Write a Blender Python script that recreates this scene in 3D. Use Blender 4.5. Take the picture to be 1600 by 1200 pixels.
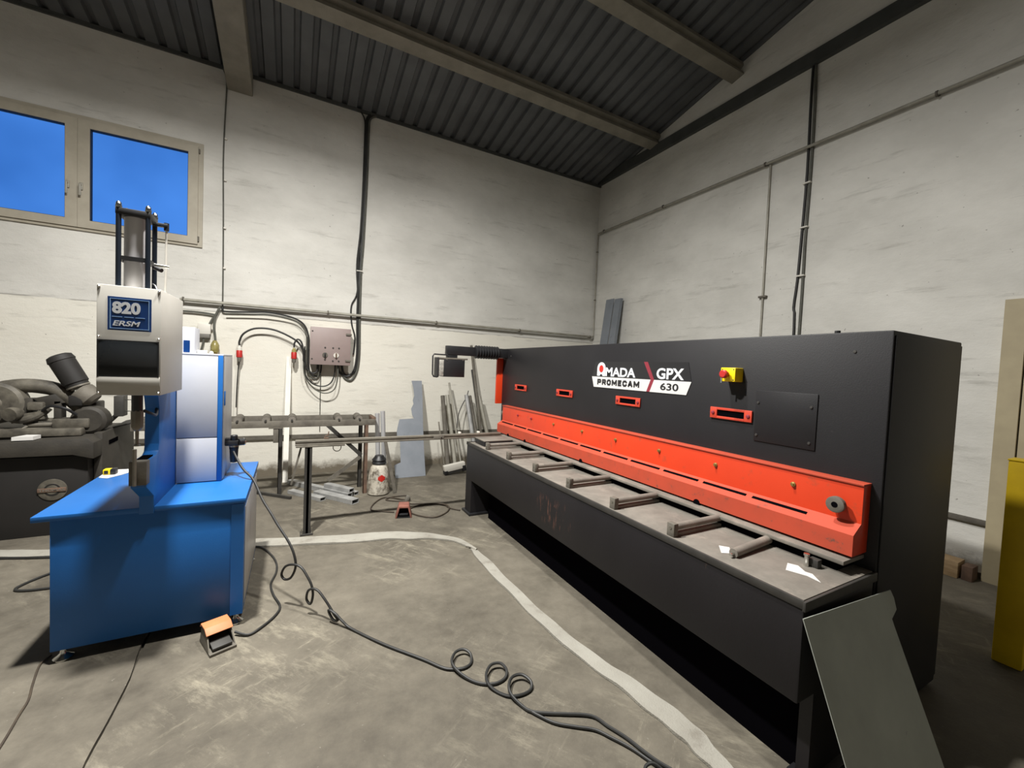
import bpy, bmesh, math, random
from mathutils import Vector, Matrix
random.seed(7)
SC = bpy.context.scene
COL = SC.collection
for o in list(bpy.data.objects):
    bpy.data.objects.remove(o)

# ------------------------------------------------------------------ camera
cam_d = bpy.data.cameras.new('camera')
cam = bpy.data.objects.new('camera', cam_d)
COL.objects.link(cam)
cam_d.sensor_width = 36.0
cam_d.lens = 36.0 * 640.667 / 1600.0
cam_d.clip_start = 0.02
cr = Vector((0.88209625, -0.46910659, 0.04295588))
cu = Vector((-0.0200912, 0.05364022, 0.99835819))
cf = Vector((0.47064056, 0.88151105, -0.03789093))
cam.matrix_world = Matrix(((cr.x, cu.x, -cf.x, -4.601), (cr.y, cu.y, -cf.y, -5.693), (cr.z, cu.z, -cf.z, 1.6), (0, 0, 0, 1)))
SC.camera = cam

# ------------------------------------------------------------------ world: dusk sky seen through the window
W = bpy.data.worlds.new('dusk_sky')
SC.world = W
W.use_nodes = True
wn = W.node_tree.nodes
wl = W.node_tree.links
for n in list(wn):
    wn.remove(n)
w_out = wn.new('ShaderNodeOutputWorld')
w_bg = wn.new('ShaderNodeBackground')
w_tc = wn.new('ShaderNodeTexCoord')
w_no = wn.new('ShaderNodeTexNoise')
w_no.inputs['Scale'].default_value = 5.0
w_no.inputs['Detail'].default_value = 3
w_rp = wn.new('ShaderNodeValToRGB')
w_rp.color_ramp.elements[0].position = 0.25
w_rp.color_ramp.elements[0].color = (0.035, 0.155, 0.54, 1)
w_rp.color_ramp.elements[1].position = 0.75
w_rp.color_ramp.elements[1].color = (0.085, 0.305, 0.93, 1)
wl.new(w_tc.outputs['Generated'], w_no.inputs['Vector'])
wl.new(w_no.outputs['Fac'], w_rp.inputs['Fac'])
wl.new(w_rp.outputs['Color'], w_bg.inputs['Color'])
w_bg.inputs['Strength'].default_value = 1.0
wl.new(w_bg.outputs['Background'], w_out.inputs['Surface'])

# lamps hanging under the rafter (built further down, tuned here): position, power, disc size
LAMPS = [((-5.20, -3.20, 4.62), 400.0, 0.20, 'near the press'),
         ((-3.85, -3.50, 5.15), 175.0, 0.26, 'over the gangway')]
LAMP_COLOR = (1.0, 0.98, 0.94)

SC.view_settings.view_transform = 'Standard'
SC.view_settings.look = 'None'
SC.view_settings.exposure = 0.0
SC.view_settings.gamma = 1.0
SC.view_settings.use_curve_mapping = False


# ------------------------------------------------------------------ materials
def lin(c):
    c = c / 255.0
    return c / 12.92 if c <= 0.04045 else ((c + 0.055) / 1.055) ** 2.4


def rgb(r, g, b):
    return (lin(r), lin(g), lin(b), 1.0)


def new_mat(name):
    m = bpy.data.materials.new(name)
    m.use_nodes = True
    nt = m.node_tree
    return m, nt.nodes, nt.links, nt.nodes['Principled BSDF']


def mat(name, c1, c2=None, scale=6.0, rough=0.6, metal=0.0, bump=0.0, bscale=60.0, stretch=None, lo=0.35, hi=0.65,
        spec=0.5, dirt=None, dscale=3.0, dlo=0.55, dhi=0.75, coat=0.0):
    """plain procedural surface: two tones by noise, an optional dirt colour, fine relief"""
    m, N, L, B = new_mat(name)
    B.inputs['Roughness'].default_value = rough
    B.inputs['Metallic'].default_value = metal
    B.inputs['Specular IOR Level'].default_value = spec
    B.inputs['Coat Weight'].default_value = coat
    c2 = c2 or c1
    tc = N.new('ShaderNodeNewGeometry')
    mp = N.new('ShaderNodeMapping')
    if stretch:
        mp.inputs['Scale'].default_value = stretch
    L.new(tc.outputs['Position'], mp.inputs['Vector'])
    no = N.new('ShaderNodeTexNoise')
    no.inputs['Scale'].default_value = scale
    no.inputs['Detail'].default_value = 5
    no.inputs['Roughness'].default_value = 0.6
    L.new(mp.outputs['Vector'], no.inputs['Vector'])
    rp = N.new('ShaderNodeValToRGB')
    rp.color_ramp.elements[0].position = lo
    rp.color_ramp.elements[1].position = hi
    rp.color_ramp.elements[0].color = c1
    rp.color_ramp.elements[1].color = c2
    L.new(no.outputs['Fac'], rp.inputs['Fac'])
    src = rp.outputs['Color']
    if dirt:
        n2 = N.new('ShaderNodeTexNoise')
        n2.inputs['Scale'].default_value = dscale
        n2.inputs['Detail'].default_value = 8
        n2.inputs['Roughness'].default_value = 0.7
        L.new(mp.outputs['Vector'], n2.inputs['Vector'])
        mr = N.new('ShaderNodeMapRange')
        mr.inputs['From Min'].default_value = dlo
        mr.inputs['From Max'].default_value = dhi
        L.new(n2.outputs['Fac'], mr.inputs['Value'])
        mx = N.new('ShaderNodeMix')
        mx.data_type = 'RGBA'
        L.new(mr.outputs['Result'], mx.inputs['Factor'])
        L.new(src, mx.inputs['A'])
        mx.inputs['B'].default_value = dirt
        src = mx.outputs['Result']
    L.new(src, B.inputs['Base Color'])
    if bump:
        nb = N.new('ShaderNodeTexNoise')
        nb.inputs['Scale'].default_value = bscale
        nb.inputs['Detail'].default_value = 3
        L.new(mp.outputs['Vector'], nb.inputs['Vector'])
        bp = N.new('ShaderNodeBump')
        bp.inputs['Strength'].default_value = bump
        bp.inputs['Distance'].default_value = 0.01
        L.new(nb.outputs['Fac'], bp.inputs['Height'])
        L.new(bp.outputs['Normal'], B.inputs['Normal'])
    return m


def math_node(N, L, op, a, b=None, c=None):
    n = N.new('ShaderNodeMath')
    n.operation = op
    for i, v in enumerate((a, b, c)):
        if v is None:
            continue
        if isinstance(v, (int, float)):
            n.inputs[i].default_value = v
        else:
            L.new(v, n.inputs[i])
    return n.outputs[0]


def mixc(N, L, f, a, b):
    mx = N.new('ShaderNodeMix')
    mx.data_type = 'RGBA'
    if isinstance(f, float):
        mx.inputs['Factor'].default_value = f
    else:
        L.new(f, mx.inputs['Factor'])
    for k, v in (('A', a), ('B', b)):
        if isinstance(v, tuple):
            mx.inputs[k].default_value = v
        else:
            L.new(v, mx.inputs[k])
    return mx.outputs['Result']


def noise(N, L, vec, scale, detail=5, rough=0.6, stretch=None):
    if stretch:
        mp = N.new('ShaderNodeMapping')
        mp.inputs['Scale'].default_value = stretch
        L.new(vec, mp.inputs['Vector'])
        vec = mp.outputs['Vector']
    no = N.new('ShaderNodeTexNoise')
    no.inputs['Scale'].default_value = scale
    no.inputs['Detail'].default_value = detail
    no.inputs['Roughness'].default_value = rough
    L.new(vec, no.inputs['Vector'])
    return no.outputs['Fac']


def maprange(N, L, v, a, b, c=0.0, d=1.0):
    mr = N.new('ShaderNodeMapRange')
    for k, x in (('From Min', a), ('From Max', b), ('To Min', c), ('To Max', d)):
        mr.inputs[k].default_value = x
    L.new(v, mr.inputs['Value'])
    return mr.outputs['Result']


def wall_material(name, lower):
    m, N, L, B = new_mat(name)
    B.inputs['Roughness'].default_value = 0.9
    B.inputs['Specular IOR Level'].default_value = 0.2
    g = N.new('ShaderNodeNewGeometry')
    pos = g.outputs['Position']
    sx = N.new('ShaderNodeSeparateXYZ')
    L.new(pos, sx.inputs[0])
    z = sx.outputs['Z']
    # whitewash with broad trowel marks
    big = noise(N, L, pos, 1.1, 6, 0.62, (1.0, 1.0, 1.7))
    col = mixc(N, L, maprange(N, L, big, 0.35, 0.68), rgb(201, 199, 192), rgb(221, 219, 212))
    if lower:
        edge = noise(N, L, pos, 3.0, 4, 0.7)
        zz = math_node(N, L, 'ADD', z, math_node(N, L, 'MULTIPLY', math_node(N, L, 'SUBTRACT', edge, 0.5), 0.03))
        low = maprange(N, L, zz, 2.160, 2.152)
        cream = mixc(N, L, maprange(N, L, big, 0.3, 0.7), rgb(220, 216, 204), rgb(229, 226, 215))
        col = mixc(N, L, low, col, cream)
        # ragged paint edge
        d = math_node(N, L, 'ABSOLUTE', math_node(N, L, 'SUBTRACT', zz, 2.158))
        ln = math_node(N, L, 'MULTIPLY', maprange(N, L, d, 0.009, 0.003),
                       maprange(N, L, noise(N, L, pos, 2.1, 3), 0.40, 0.50))
        col = mixc(N, L, math_node(N, L, 'MULTIPLY', ln, 0.55), col, rgb(95, 90, 82))
    # scuffs: streaks lying flat along the wall
    st = noise(N, L, pos, 2.2, 6, 0.72, (0.55, 0.55, 4.0))
    col = mixc(N, L, math_node(N, L, 'MULTIPLY', maprange(N, L, st, 0.57, 0.76), 0.46), col, rgb(120, 117, 108))
    sp = noise(N, L, pos, 26.0, 2, 0.5)
    col = mixc(N, L, math_node(N, L, 'MULTIPLY', maprange(N, L, sp, 0.74, 0.78), 0.5), col, rgb(90, 86, 78))
    # splash zone along the foot of the wall
    ft = noise(N, L, pos, 5.0, 6, 0.75)
    zf = math_node(N, L, 'ADD', z, math_node(N, L, 'MULTIPLY', math_node(N, L, 'SUBTRACT', ft, 0.5), 0.28))
    col = mixc(N, L, maprange(N, L, zf, 0.19, 0.08), col, rgb(118, 110, 96))
    L.new(col, B.inputs['Base Color'])
    bp = N.new('ShaderNodeBump')
    bp.inputs['Strength'].default_value = 0.35
    bp.inputs['Distance'].default_value = 0.012
    h = math_node(N, L, 'ADD', noise(N, L, pos, 9.0, 5, 0.6, (1, 1, 2.0)), math_node(N, L, 'MULTIPLY', noise(N, L, pos, 60.0, 2), 0.25))
    L.new(h, bp.inputs['Height'])
    L.new(bp.outputs['Normal'], B.inputs['Normal'])
    return m


def floor_material():
    m, N, L, B = new_mat('worn_concrete')
    B.inputs['Specular IOR Level'].default_value = 0.3
    g = N.new('ShaderNodeNewGeometry')
    pos = g.outputs['Position']
    n1 = noise(N, L, pos, 0.9, 6, 0.6)
    n2 = noise(N, L, pos, 5.5, 8, 0.72)
    mixn = math_node(N, L, 'ADD', math_node(N, L, 'MULTIPLY', n1, 0.55), math_node(N, L, 'MULTIPLY', n2, 0.45))
    col = mixc(N, L, maprange(N, L, mixn, 0.36, 0.64), rgb(77, 72, 63), rgb(114, 108, 96))
    # pale worn blotches with a smeared grain, two directions
    rot = N.new('ShaderNodeMapping')
    rot.inputs['Rotation'].default_value = (0, 0, 0.9)
    L.new(pos, rot.inputs['Vector'])
    s1 = noise(N, L, rot.outputs['Vector'], 3.0, 12, 0.80, (0.8, 2.6, 1.0))
    rot2 = N.new('ShaderNodeMapping')
    rot2.inputs['Rotation'].default_value = (0, 0, -0.55)
    L.new(pos, rot2.inputs['Vector'])
    s2 = noise(N, L, rot2.outputs['Vector'], 4.2, 12, 0.82, (0.7, 3.2, 1.0))
    patch = maprange(N, L, noise(N, L, pos, 1.1, 4), 0.44, 0.60)
    st = math_node(N, L, 'MULTIPLY', math_node(N, L, 'MAXIMUM', maprange(N, L, s1, 0.50, 0.74), maprange(N, L, s2, 0.54, 0.76)), patch)
    col = mixc(N, L, math_node(N, L, 'MULTIPLY', st, 0.9), col, rgb(164, 157, 138))
    # dark oil spots and grit
    oil = maprange(N, L, noise(N, L, pos, 2.3, 5, 0.65), 0.63, 0.75)
    col = mixc(N, L, math_node(N, L, 'MULTIPLY', oil, 0.5), col, rgb(62, 57, 50))
    gr = maprange(N, L, noise(N, L, pos, 48.0, 2), 0.70, 0.76)
    col = mixc(N, L, math_node(N, L, 'MULTIPLY', gr, 0.35), col, rgb(150, 145, 134))
    L.new(col, B.inputs['Base Color'])
    L.new(maprange(N, L, n2, 0.3, 0.7, 0.62, 0.85), B.inputs['Roughness'])
    bp = N.new('ShaderNodeBump')
    bp.inputs['Strength'].default_value = 0.3
    bp.inputs['Distance'].default_value = 0.01
    L.new(math_node(N, L, 'ADD', n2, math_node(N, L, 'MULTIPLY', noise(N, L, pos, 70.0, 2), 0.3)), bp.inputs['Height'])
    L.new(bp.outputs['Normal'], B.inputs['Normal'])
    return m


def glass_material(name, tint=(1, 1, 1, 1)):
    m, N, L, B = new_mat(name)
    B.inputs['Base Color'].default_value = tint
    B.inputs['Roughness'].default_value = 0.02
    B.inputs['Transmission Weight'].default_value = 1.0
    B.inputs['IOR'].default_value = 1.05
    return m


M = {}
M['wall_back'] = wall_material('whitewashed_plaster_cream_below', True)
M['wall'] = wall_material('whitewashed_plaster', False)
M['floor'] = floor_material()
M['deck'] = mat('grey_roof_sheet', rgb(92, 94, 96), rgb(80, 82, 84), 3.0, 0.55, 0.0)
M['beam'] = mat('pale_concrete_beam', rgb(140, 135, 123), rgb(124, 119, 108), 4.0, 0.85, bump=0.2)
M['darkbeam'] = mat('dark_grey_steel_trim', rgb(74, 76, 74), rgb(62, 64, 62), 4.0, 0.7)
M['upvc'] = mat('cream_window_frame', rgb(172, 165, 149), rgb(160, 153, 137), 5.0, 0.55)
M['seal'] = mat('black_rubber_seal', rgb(22, 22, 24), None, 5, 0.6)
M['pane'] = glass_material('window_pane_glass')
M['pipe'] = mat('galvanised_pipe', rgb(160, 157, 145), rgb(138, 134, 122), 8.0, 0.5, 0.1)
M['cable'] = mat('black_cable_rubber', rgb(30, 30, 29), rgb(42, 42, 40), 9, 0.55)
M['cable_grey'] = mat('grey_cable_sheath', rgb(92, 92, 84), rgb(74, 74, 66), 9, 0.6)
M['cable_brown'] = mat('brown_cable', rgb(70, 60, 48), rgb(56, 48, 40), 9, 0.6)
M['steel'] = mat('bare_steel', rgb(128, 123, 112), rgb(104, 99, 90), 10, 0.42, 0.25)
M['dusty'] = mat('dusty_grey_steel', rgb(126, 120, 111), rgb(108, 103, 95), 7, 0.75, 0.0, bump=0.1, dirt=rgb(148, 138, 127), dscale=5)
M['chrome'] = mat('bright_zinc', rgb(215, 215, 210), None, 5, 0.18, 1.0)
M['zinc'] = mat('galvanised_sheet', rgb(130, 135, 142), rgb(120, 126, 133), 4, 0.55, 0.1, dirt=rgb(96, 100, 106), dscale=9, dlo=0.62, dhi=0.72)
M['alu'] = mat('brushed_aluminium', rgb(178, 178, 178), rgb(164, 164, 164), 30, 0.38, 0.15, stretch=(1, 1, 0.05))
M['barrel'] = mat('satin_silver_barrel', rgb(214, 212, 214), rgb(204, 202, 204), 20, 0.32, 0.0, stretch=(1, 1, 0.1))
M['blue'] = mat('press_blue_paint', rgb(30, 98, 168), rgb(26, 93, 162), 3, 0.42, 0.0, bump=0.04, bscale=160, spec=0.4)
M['white'] = mat('light_grey_enamel', rgb(186, 188, 194), rgb(180, 182, 188), 3, 0.42)
M['headgrey'] = mat('warm_grey_enamel', rgb(188, 185, 177), rgb(182, 179, 171), 3, 0.5)
M['black'] = mat('black_paint', rgb(24, 24, 26), rgb(32, 32, 34), 5, 0.45)
M['rodblue'] = mat('blue_black_steel', rgb(26, 34, 46), rgb(34, 42, 54), 5, 0.35, 0.3)
M['smoke'] = mat('smoked_pane', rgb(30, 33, 36), rgb(40, 43, 46), 2, 0.12, 0, spec=0.6)
M['signblue'] = mat('sign_blue', rgb(8, 50, 106), rgb(11, 56, 114), 3, 0.35)
M['signline'] = mat('sign_pale_line', rgb(140, 175, 215), None, 3, 0.4)
M['lettering'] = mat('lettering_white', rgb(210, 213, 216), None, 3, 0.45)
M['shear'] = mat('charcoal_machine_paint', rgb(25, 24, 26), rgb(29, 28, 30), 2.5, 0.5, 0, spec=0.35, bump=0.05, bscale=200, dirt=rgb(56, 53, 51), dscale=14, dlo=0.70, dhi=0.78)
M['shear_bench'] = mat('charcoal_bench_paint', rgb(26, 24, 26), rgb(30, 28, 30), 2.5, 0.5, 0, spec=0.35, bump=0.05, bscale=200, dirt=rgb(72, 56, 48), dscale=9, dlo=0.70, dhi=0.76, stretch=(1, 1, 0.35))
def scratch_bench(m):
    N, L = m.node_tree.nodes, m.node_tree.links
    B = N['Principled BSDF']
    src = B.inputs['Base Color'].links[0].from_socket
    pos = N.new('ShaderNodeNewGeometry').outputs['Position']
    sx = N.new('ShaderNodeSeparateXYZ')
    L.new(pos, sx.inputs[0])
    win = math_node(N, L, 'MULTIPLY', maprange(N, L, math_node(N, L, 'ABSOLUTE', math_node(N, L, 'SUBTRACT', sx.outputs['Y'], -3.22)), 0.26, 0.12),
                    maprange(N, L, math_node(N, L, 'ABSOLUTE', math_node(N, L, 'SUBTRACT', sx.outputs['Z'], 0.54)), 0.12, 0.05))
    st = maprange(N, L, noise(N, L, pos, 16.0, 4, 0.7, (1.0, 2.6, 0.45)), 0.56, 0.63)
    col = mixc(N, L, math_node(N, L, 'MULTIPLY', math_node(N, L, 'MULTIPLY', win, st), 0.6), src, rgb(112, 74, 62))
    L.new(col, B.inputs['Base Color'])


scratch_bench(M['shear_bench'])
M['orange'] = mat('orange_machine_paint', rgb(205, 58, 20), rgb(198, 54, 18), 3, 0.42, 0, dirt=rgb(168, 64, 36), dscale=10, dlo=0.60, dhi=0.72)
M['orange_dusty'] = mat('dusty_orange_paint', rgb(184, 68, 42), rgb(170, 66, 42), 6, 0.7, 0, dirt=rgb(112, 66, 52), dscale=24, dlo=0.60, dhi=0.70)
M['redframe'] = mat('red_orange_frame', rgb(200, 66, 44), rgb(190, 62, 40), 6, 0.5)
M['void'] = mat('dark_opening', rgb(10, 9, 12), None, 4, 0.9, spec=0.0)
M['plateblack'] = mat('nameplate_black', rgb(34, 34, 36), None, 3, 0.35)
M['platewhite'] = mat('nameplate_white', rgb(206, 206, 204), None, 3, 0.4)
M['maroon'] = mat('maroon_stripe', rgb(132, 44, 56), None, 3, 0.5)
M['reddot'] = mat('logo_red', rgb(190, 40, 30), None, 3, 0.5)
M['yellow'] = mat('yellow_enclosure', rgb(244, 214, 16), None, 3, 0.4)
M['bollard'] = mat('yellow_guard_paint', rgb(232, 196, 10), rgb(214, 178, 8), 4, 0.55)
M['redknob'] = mat('red_plastic', rgb(186, 40, 36), rgb(170, 36, 34), 5, 0.45)
M['mauve'] = mat('mauve_grey_enamel', rgb(152, 136, 132), rgb(144, 128, 124), 3, 0.5)
M['plastic_white'] = mat('white_plastic', rgb(214, 210, 200), None, 5, 0.5)
M['plastic_grey'] = mat('grey_plastic', rgb(110, 106, 98), None, 5, 0.55)
M['plug_yellow'] = mat('clear_yellow_plug', rgb(160, 150, 96), rgb(130, 120, 66), 20, 0.3)
M['webbing'] = mat('pale_flat_hose', rgb(160, 157, 147), rgb(144, 140, 130), 3, 0.8, 0, bump=0.3, bscale=130, dirt=rgb(118, 112, 101), dscale=6)
M['wood'] = mat('raw_timber', rgb(184, 158, 122), rgb(156, 130, 96), 8, 0.8, stretch=(1, 1, 6))
M['plank'] = mat('white_painted_board', rgb(238, 236, 228), rgb(230, 227, 216), 6, 0.7)
M['rust'] = mat('rusty_brown_steel', rgb(112, 88, 72), rgb(88, 70, 58), 12, 0.8)
M['oldgrey'] = mat('old_grey_steel', rgb(108, 103, 93), rgb(86, 81, 73), 9, 0.75, 0, bump=0.1)
M['darksteel'] = mat('dark_steel', rgb(58, 56, 52), rgb(46, 44, 41), 9, 0.6)
M['tube'] = mat('galvanised_tube', rgb(168, 168, 166), rgb(140, 140, 138), 9, 0.45, 0.15)
M['tank'] = mat('scuffed_white_tank', rgb(200, 194, 180), rgb(176, 168, 152), 7, 0.6, 0, dirt=rgb(92, 84, 72), dscale=9, dlo=0.46, dhi=0.62)
M['saw_body'] = mat('grimy_dark_olive', rgb(56, 52, 45), rgb(42, 39, 34), 6, 0.7, 0, bump=0.1)
M['saw_panel'] = mat('grimy_black_panel', rgb(30, 27, 25), rgb(24, 22, 20), 5, 0.7)
M['saw_cast'] = mat('grimy_grey_casting', rgb(100, 95, 84), rgb(54, 50, 43), 7, 0.65, 0, bump=0.2, bscale=30)
M['paper'] = mat('white_paper', rgb(204, 202, 198), None, 5, 0.8)
M['pedal_orange'] = mat('orange_pedal_hood', rgb(206, 128, 84), rgb(196, 118, 74), 10, 0.6)
M['pedal_red'] = mat('dusty_red_pedal', rgb(146, 96, 82), rgb(126, 78, 66), 10, 0.7)
M['door_beige'] = mat('beige_door_paint', rgb(176, 164, 134), rgb(166, 154, 126), 4, 0.65)
M['brass'] = mat('dull_brass', rgb(170, 150, 90), None, 6, 0.4, 0.8)
M['sheet_right'] = mat('dull_zinc_sheet', rgb(160, 164, 155), rgb(146, 150, 141), 3, 0.6, 0.0, dirt=rgb(118, 120, 122), dscale=8, dlo=0.66, dhi=0.74)
M['lens'] = mat('lamp_glass', rgb(180, 178, 170), rgb(120, 118, 112), 30, 0.2)


# ------------------------------------------------------------------ geometry helpers
class G:
    """collects shapes in world coordinates"""

    def __init__(self):
        self.bm = bmesh.new()

    def _merge(self, b):
        me = bpy.data.meshes.new('tmp')
        b.to_mesh(me)
        b.free()
        self.bm.from_mesh(me)
        bpy.data.meshes.remove(me)
        return self

    def box(self, x0, x1, y0, y1, z0, z1, bev=0.0, rot=None, piv=None, seg=2):
        b = bmesh.new()
        bmesh.ops.create_cube(b, size=1)
        for v in b.verts:
            v.co = Vector(((x0 + x1) / 2 + v.co.x * (x1 - x0), (y0 + y1) / 2 + v.co.y * (y1 - y0), (z0 + z1) / 2 + v.co.z * (z1 - z0)))
        if bev:
            bmesh.ops.bevel(b, geom=list(b.edges), offset=bev, segments=seg, affect='EDGES', profile=0.5)
        if rot is not None:
            p = Vector(piv) if piv else Vector(((x0 + x1) / 2, (y0 + y1) / 2, (z0 + z1) / 2))
            for v in b.verts:
                v.co = rot @ (v.co - p) + p
        return self._merge(b)

    def cyl(self, p0, p1, r0, r1=None, n=18, caps=True):
        r1 = r0 if r1 is None else r1
        p0, p1 = Vector(p0), Vector(p1)
        d = (p1 - p0).normalized()
        a = d.orthogonal().normalized()
        c = d.cross(a)
        b = bmesh.new()
        A, B = [], []
        for i in range(n):
            t = 2 * math.pi * i / n
            u = a * math.cos(t) + c * math.sin(t)
            A.append(b.verts.new(p0 + u * r0))
            B.append(b.verts.new(p1 + u * r1))
        for i in range(n):
            j = (i + 1) % n
            b.faces.new((A[i], A[j], B[j], B[i]))
        if caps:
            b.faces.new(list(reversed(A)))
            b.faces.new(B)
        return self._merge(b)

    def lathe(self, base, axis, prof, n=20):
        """prof: list of (distance along axis, radius)"""
        base, axis = Vector(base), Vector(axis).normalized()
        a = axis.orthogonal().normalized()
        c = axis.cross(a)
        b = bmesh.new()
        rings = []
        for h, r in prof:
            rings.append([b.verts.new(base + axis * h + (a * math.cos(2 * math.pi * i / n) + c * math.sin(2 * math.pi * i / n)) * max(r, 1e-4)) for i in range(n)])
        for k in range(len(rings) - 1):
            for i in range(n):
                j = (i + 1) % n
                b.faces.new((rings[k][i], rings[k][j], rings[k + 1][j], rings[k + 1][i]))
        b.faces.new(list(reversed(rings[0])))
        b.faces.new(rings[-1])
        return self._merge(b)

    def tube(self, pts, r, n=8, smooth=0, closed=False):
        pts = [Vector(p) for p in pts]
        if smooth:
            pts = catmull(pts, smooth, closed)
        b = bmesh.new()
        rings = []
        prev = None
        m = len(pts)
        for i, p in enumerate(pts):
            q0 = pts[max(i - 1, 0)]
            q1 = pts[min(i + 1, m - 1)]
            d = (q1 - q0)
            d = d.normalized() if d.length > 1e-9 else Vector((0, 0, 1))
            if prev is None:
                a = d.orthogonal().normalized()
            else:
                a = prev - d * prev.dot(d)
                a = a.normalized() if a.length > 1e-6 else d.orthogonal().normalized()
            prev = a
            c = d.cross(a)
            rings.append([b.verts.new(p + (a * math.cos(2 * math.pi * k / n) + c * math.sin(2 * math.pi * k / n)) * r) for k in range(n)])
        for i in range(m - 1):
            for k in range(n):
                j = (k + 1) % n
                b.faces.new((rings[i][k], rings[i][j], rings[i + 1][j], rings[i + 1][k]))
        b.faces.new(list(reversed(rings[0])))
        b.faces.new(rings[-1])
        return self._merge(b)

    def prism(self, poly, vec, bev=0.0):
        vec = Vector(vec)
        b = bmesh.new()
        A = [b.verts.new(Vector(p)) for p in poly]
        B = [b.verts.new(Vector(p) + vec) for p in poly]
        n = len(A)
        b.faces.new(A)
        b.faces.new(list(reversed(B)))
        for i in range(n):
            j = (i + 1) % n
            b.faces.new((A[j], A[i], B[i], B[j]))
        bmesh.ops.recalc_face_normals(b, faces=list(b.faces))
        if bev:
            bmesh.ops.bevel(b, geom=list(b.edges), offset=bev, segments=2, affect='EDGES', profile=0.5)
        return self._merge(b)

    def frame(self, x0, x1, z0, z1, w, y0, y1, wz=None):
        """rectangular ring in the xz plane"""
        wz = wz or w
        self.box(x0, x0 + w, y0, y1, z0, z1)
        self.box(x1 - w, x1, y0, y1, z0, z1)
        self.box(x0 + w, x1 - w, y0, y1, z0, z0 + wz)
        self.box(x0 + w, x1 - w, y0, y1, z1 - wz, z1)
        return self

    def recttube(self, p0, p1, w, h, t=0.004):
        """hollow rectangular tube, p0 and p1 on the centre line"""
        p0, p1 = Vector(p0), Vector(p1)
        d = (p1 - p0).normalized()
        up = Vector((0, 0, 1)) if abs(d.z) < 0.95 else Vector((0, 1, 0))
        s = d.cross(up).normalized()
        u = s.cross(d)
        b = bmesh.new()
        R = []
        for p in (p0, p1):
            for (ww, hh) in ((w / 2, h / 2), (w / 2 - t, h / 2 - t)):
                R.append([b.verts.new(p + s * sx * ww + u * sy * hh) for sx, sy in ((-1, -1), (1, -1), (1, 1), (-1, 1))])
        o0, i0, o1, i1 = R
        for i in range(4):
            j = (i + 1) % 4
            b.faces.new((o0[i], o0[j], o1[j], o1[i]))
            b.faces.new((i0[j], i0[i], i1[i], i1[j]))
            b.faces.new((o0[j], o0[i], i0[i], i0[j]))
            b.faces.new((o1[i], o1[j], i1[j], i1[i]))
        return self._merge(b)

    def beam(self, p0, p1, w, h):
        """solid rectangular bar between two points"""
        p0, p1 = Vector(p0), Vector(p1)
        d = (p1 - p0).normalized()
        up = Vector((0, 0, 1)) if abs(d.z) < 0.95 else Vector((0, 1, 0))
        s = d.cross(up).normalized() * (w / 2)
        u = s.cross(d).normalized() * (h / 2)
        return self.prism([p0 - s - u, p0 + s - u, p0 + s + u, p0 - s + u], p1 - p0)


def catmull(pts, k, closed=False):
    out = []
    n = len(pts)
    for i in range(n - 1):
        p0 = pts[i - 1] if i > 0 else pts[i]
        p1, p2 = pts[i], pts[i + 1]
        p3 = pts[i + 2] if i + 2 < n else pts[i + 1]
        for j in range(k):
            t = j / k
            out.append(0.5 * ((2 * p1) + (p2 - p0) * t + (2 * p0 - 5 * p1 + 4 * p2 - p3) * t * t + (3 * p1 - p0 - 3 * p2 + p3) * t ** 3))
    out.append(pts[-1])
    return out


def root_loc(o):
    while o.parent:
        o = o.parent
    return Vector(o.location)


def obj(name, g, m, parent=None, label=None, flat=False):
    me = bpy.data.meshes.new(name)
    bmesh.ops.recalc_face_normals(g.bm, faces=list(g.bm.faces))
    off = root_loc(parent) if parent else None
    if off:
        for v in g.bm.verts:
            v.co -= off
    g.bm.to_mesh(me)
    g.bm.free()
    me.materials.append(M[m] if isinstance(m, str) else m)
    if not flat:
        for p in me.polygons:
            p.use_smooth = True
        me.set_sharp_from_angle(angle=math.radians(34))
    o = bpy.data.objects.new(name, me)
    COL.objects.link(o)
    if parent:
        o.parent = parent
    if label:
        o['label'] = label
    return o


def tag(o, label, cat, group=None, kind=None):
    o['label'] = label
    o['category'] = cat
    if group:
        o['group'] = group
    if kind:
        o['kind'] = kind
    return o


def single(name, g, m, label, cat, group=None, kind=None):
    """a thing made of one mesh; its origin goes to the middle of its foot"""
    co = [v.co for v in g.bm.verts]
    c = Vector(((min(v.x for v in co) + max(v.x for v in co)) / 2, (min(v.y for v in co) + max(v.y for v in co)) / 2, min(v.z for v in co)))
    for v in g.bm.verts:
        v.co -= c
    o = obj(name, g, m)
    o.location = c
    return tag(o, label, cat, group, kind)


def thing(name, label, cat, loc, group=None, kind=None):
    o = bpy.data.objects.new(name, None)
    o.empty_display_size = 0.1
    COL.objects.link(o)
    o.location = loc
    return tag(o, label, cat, group, kind)


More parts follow.
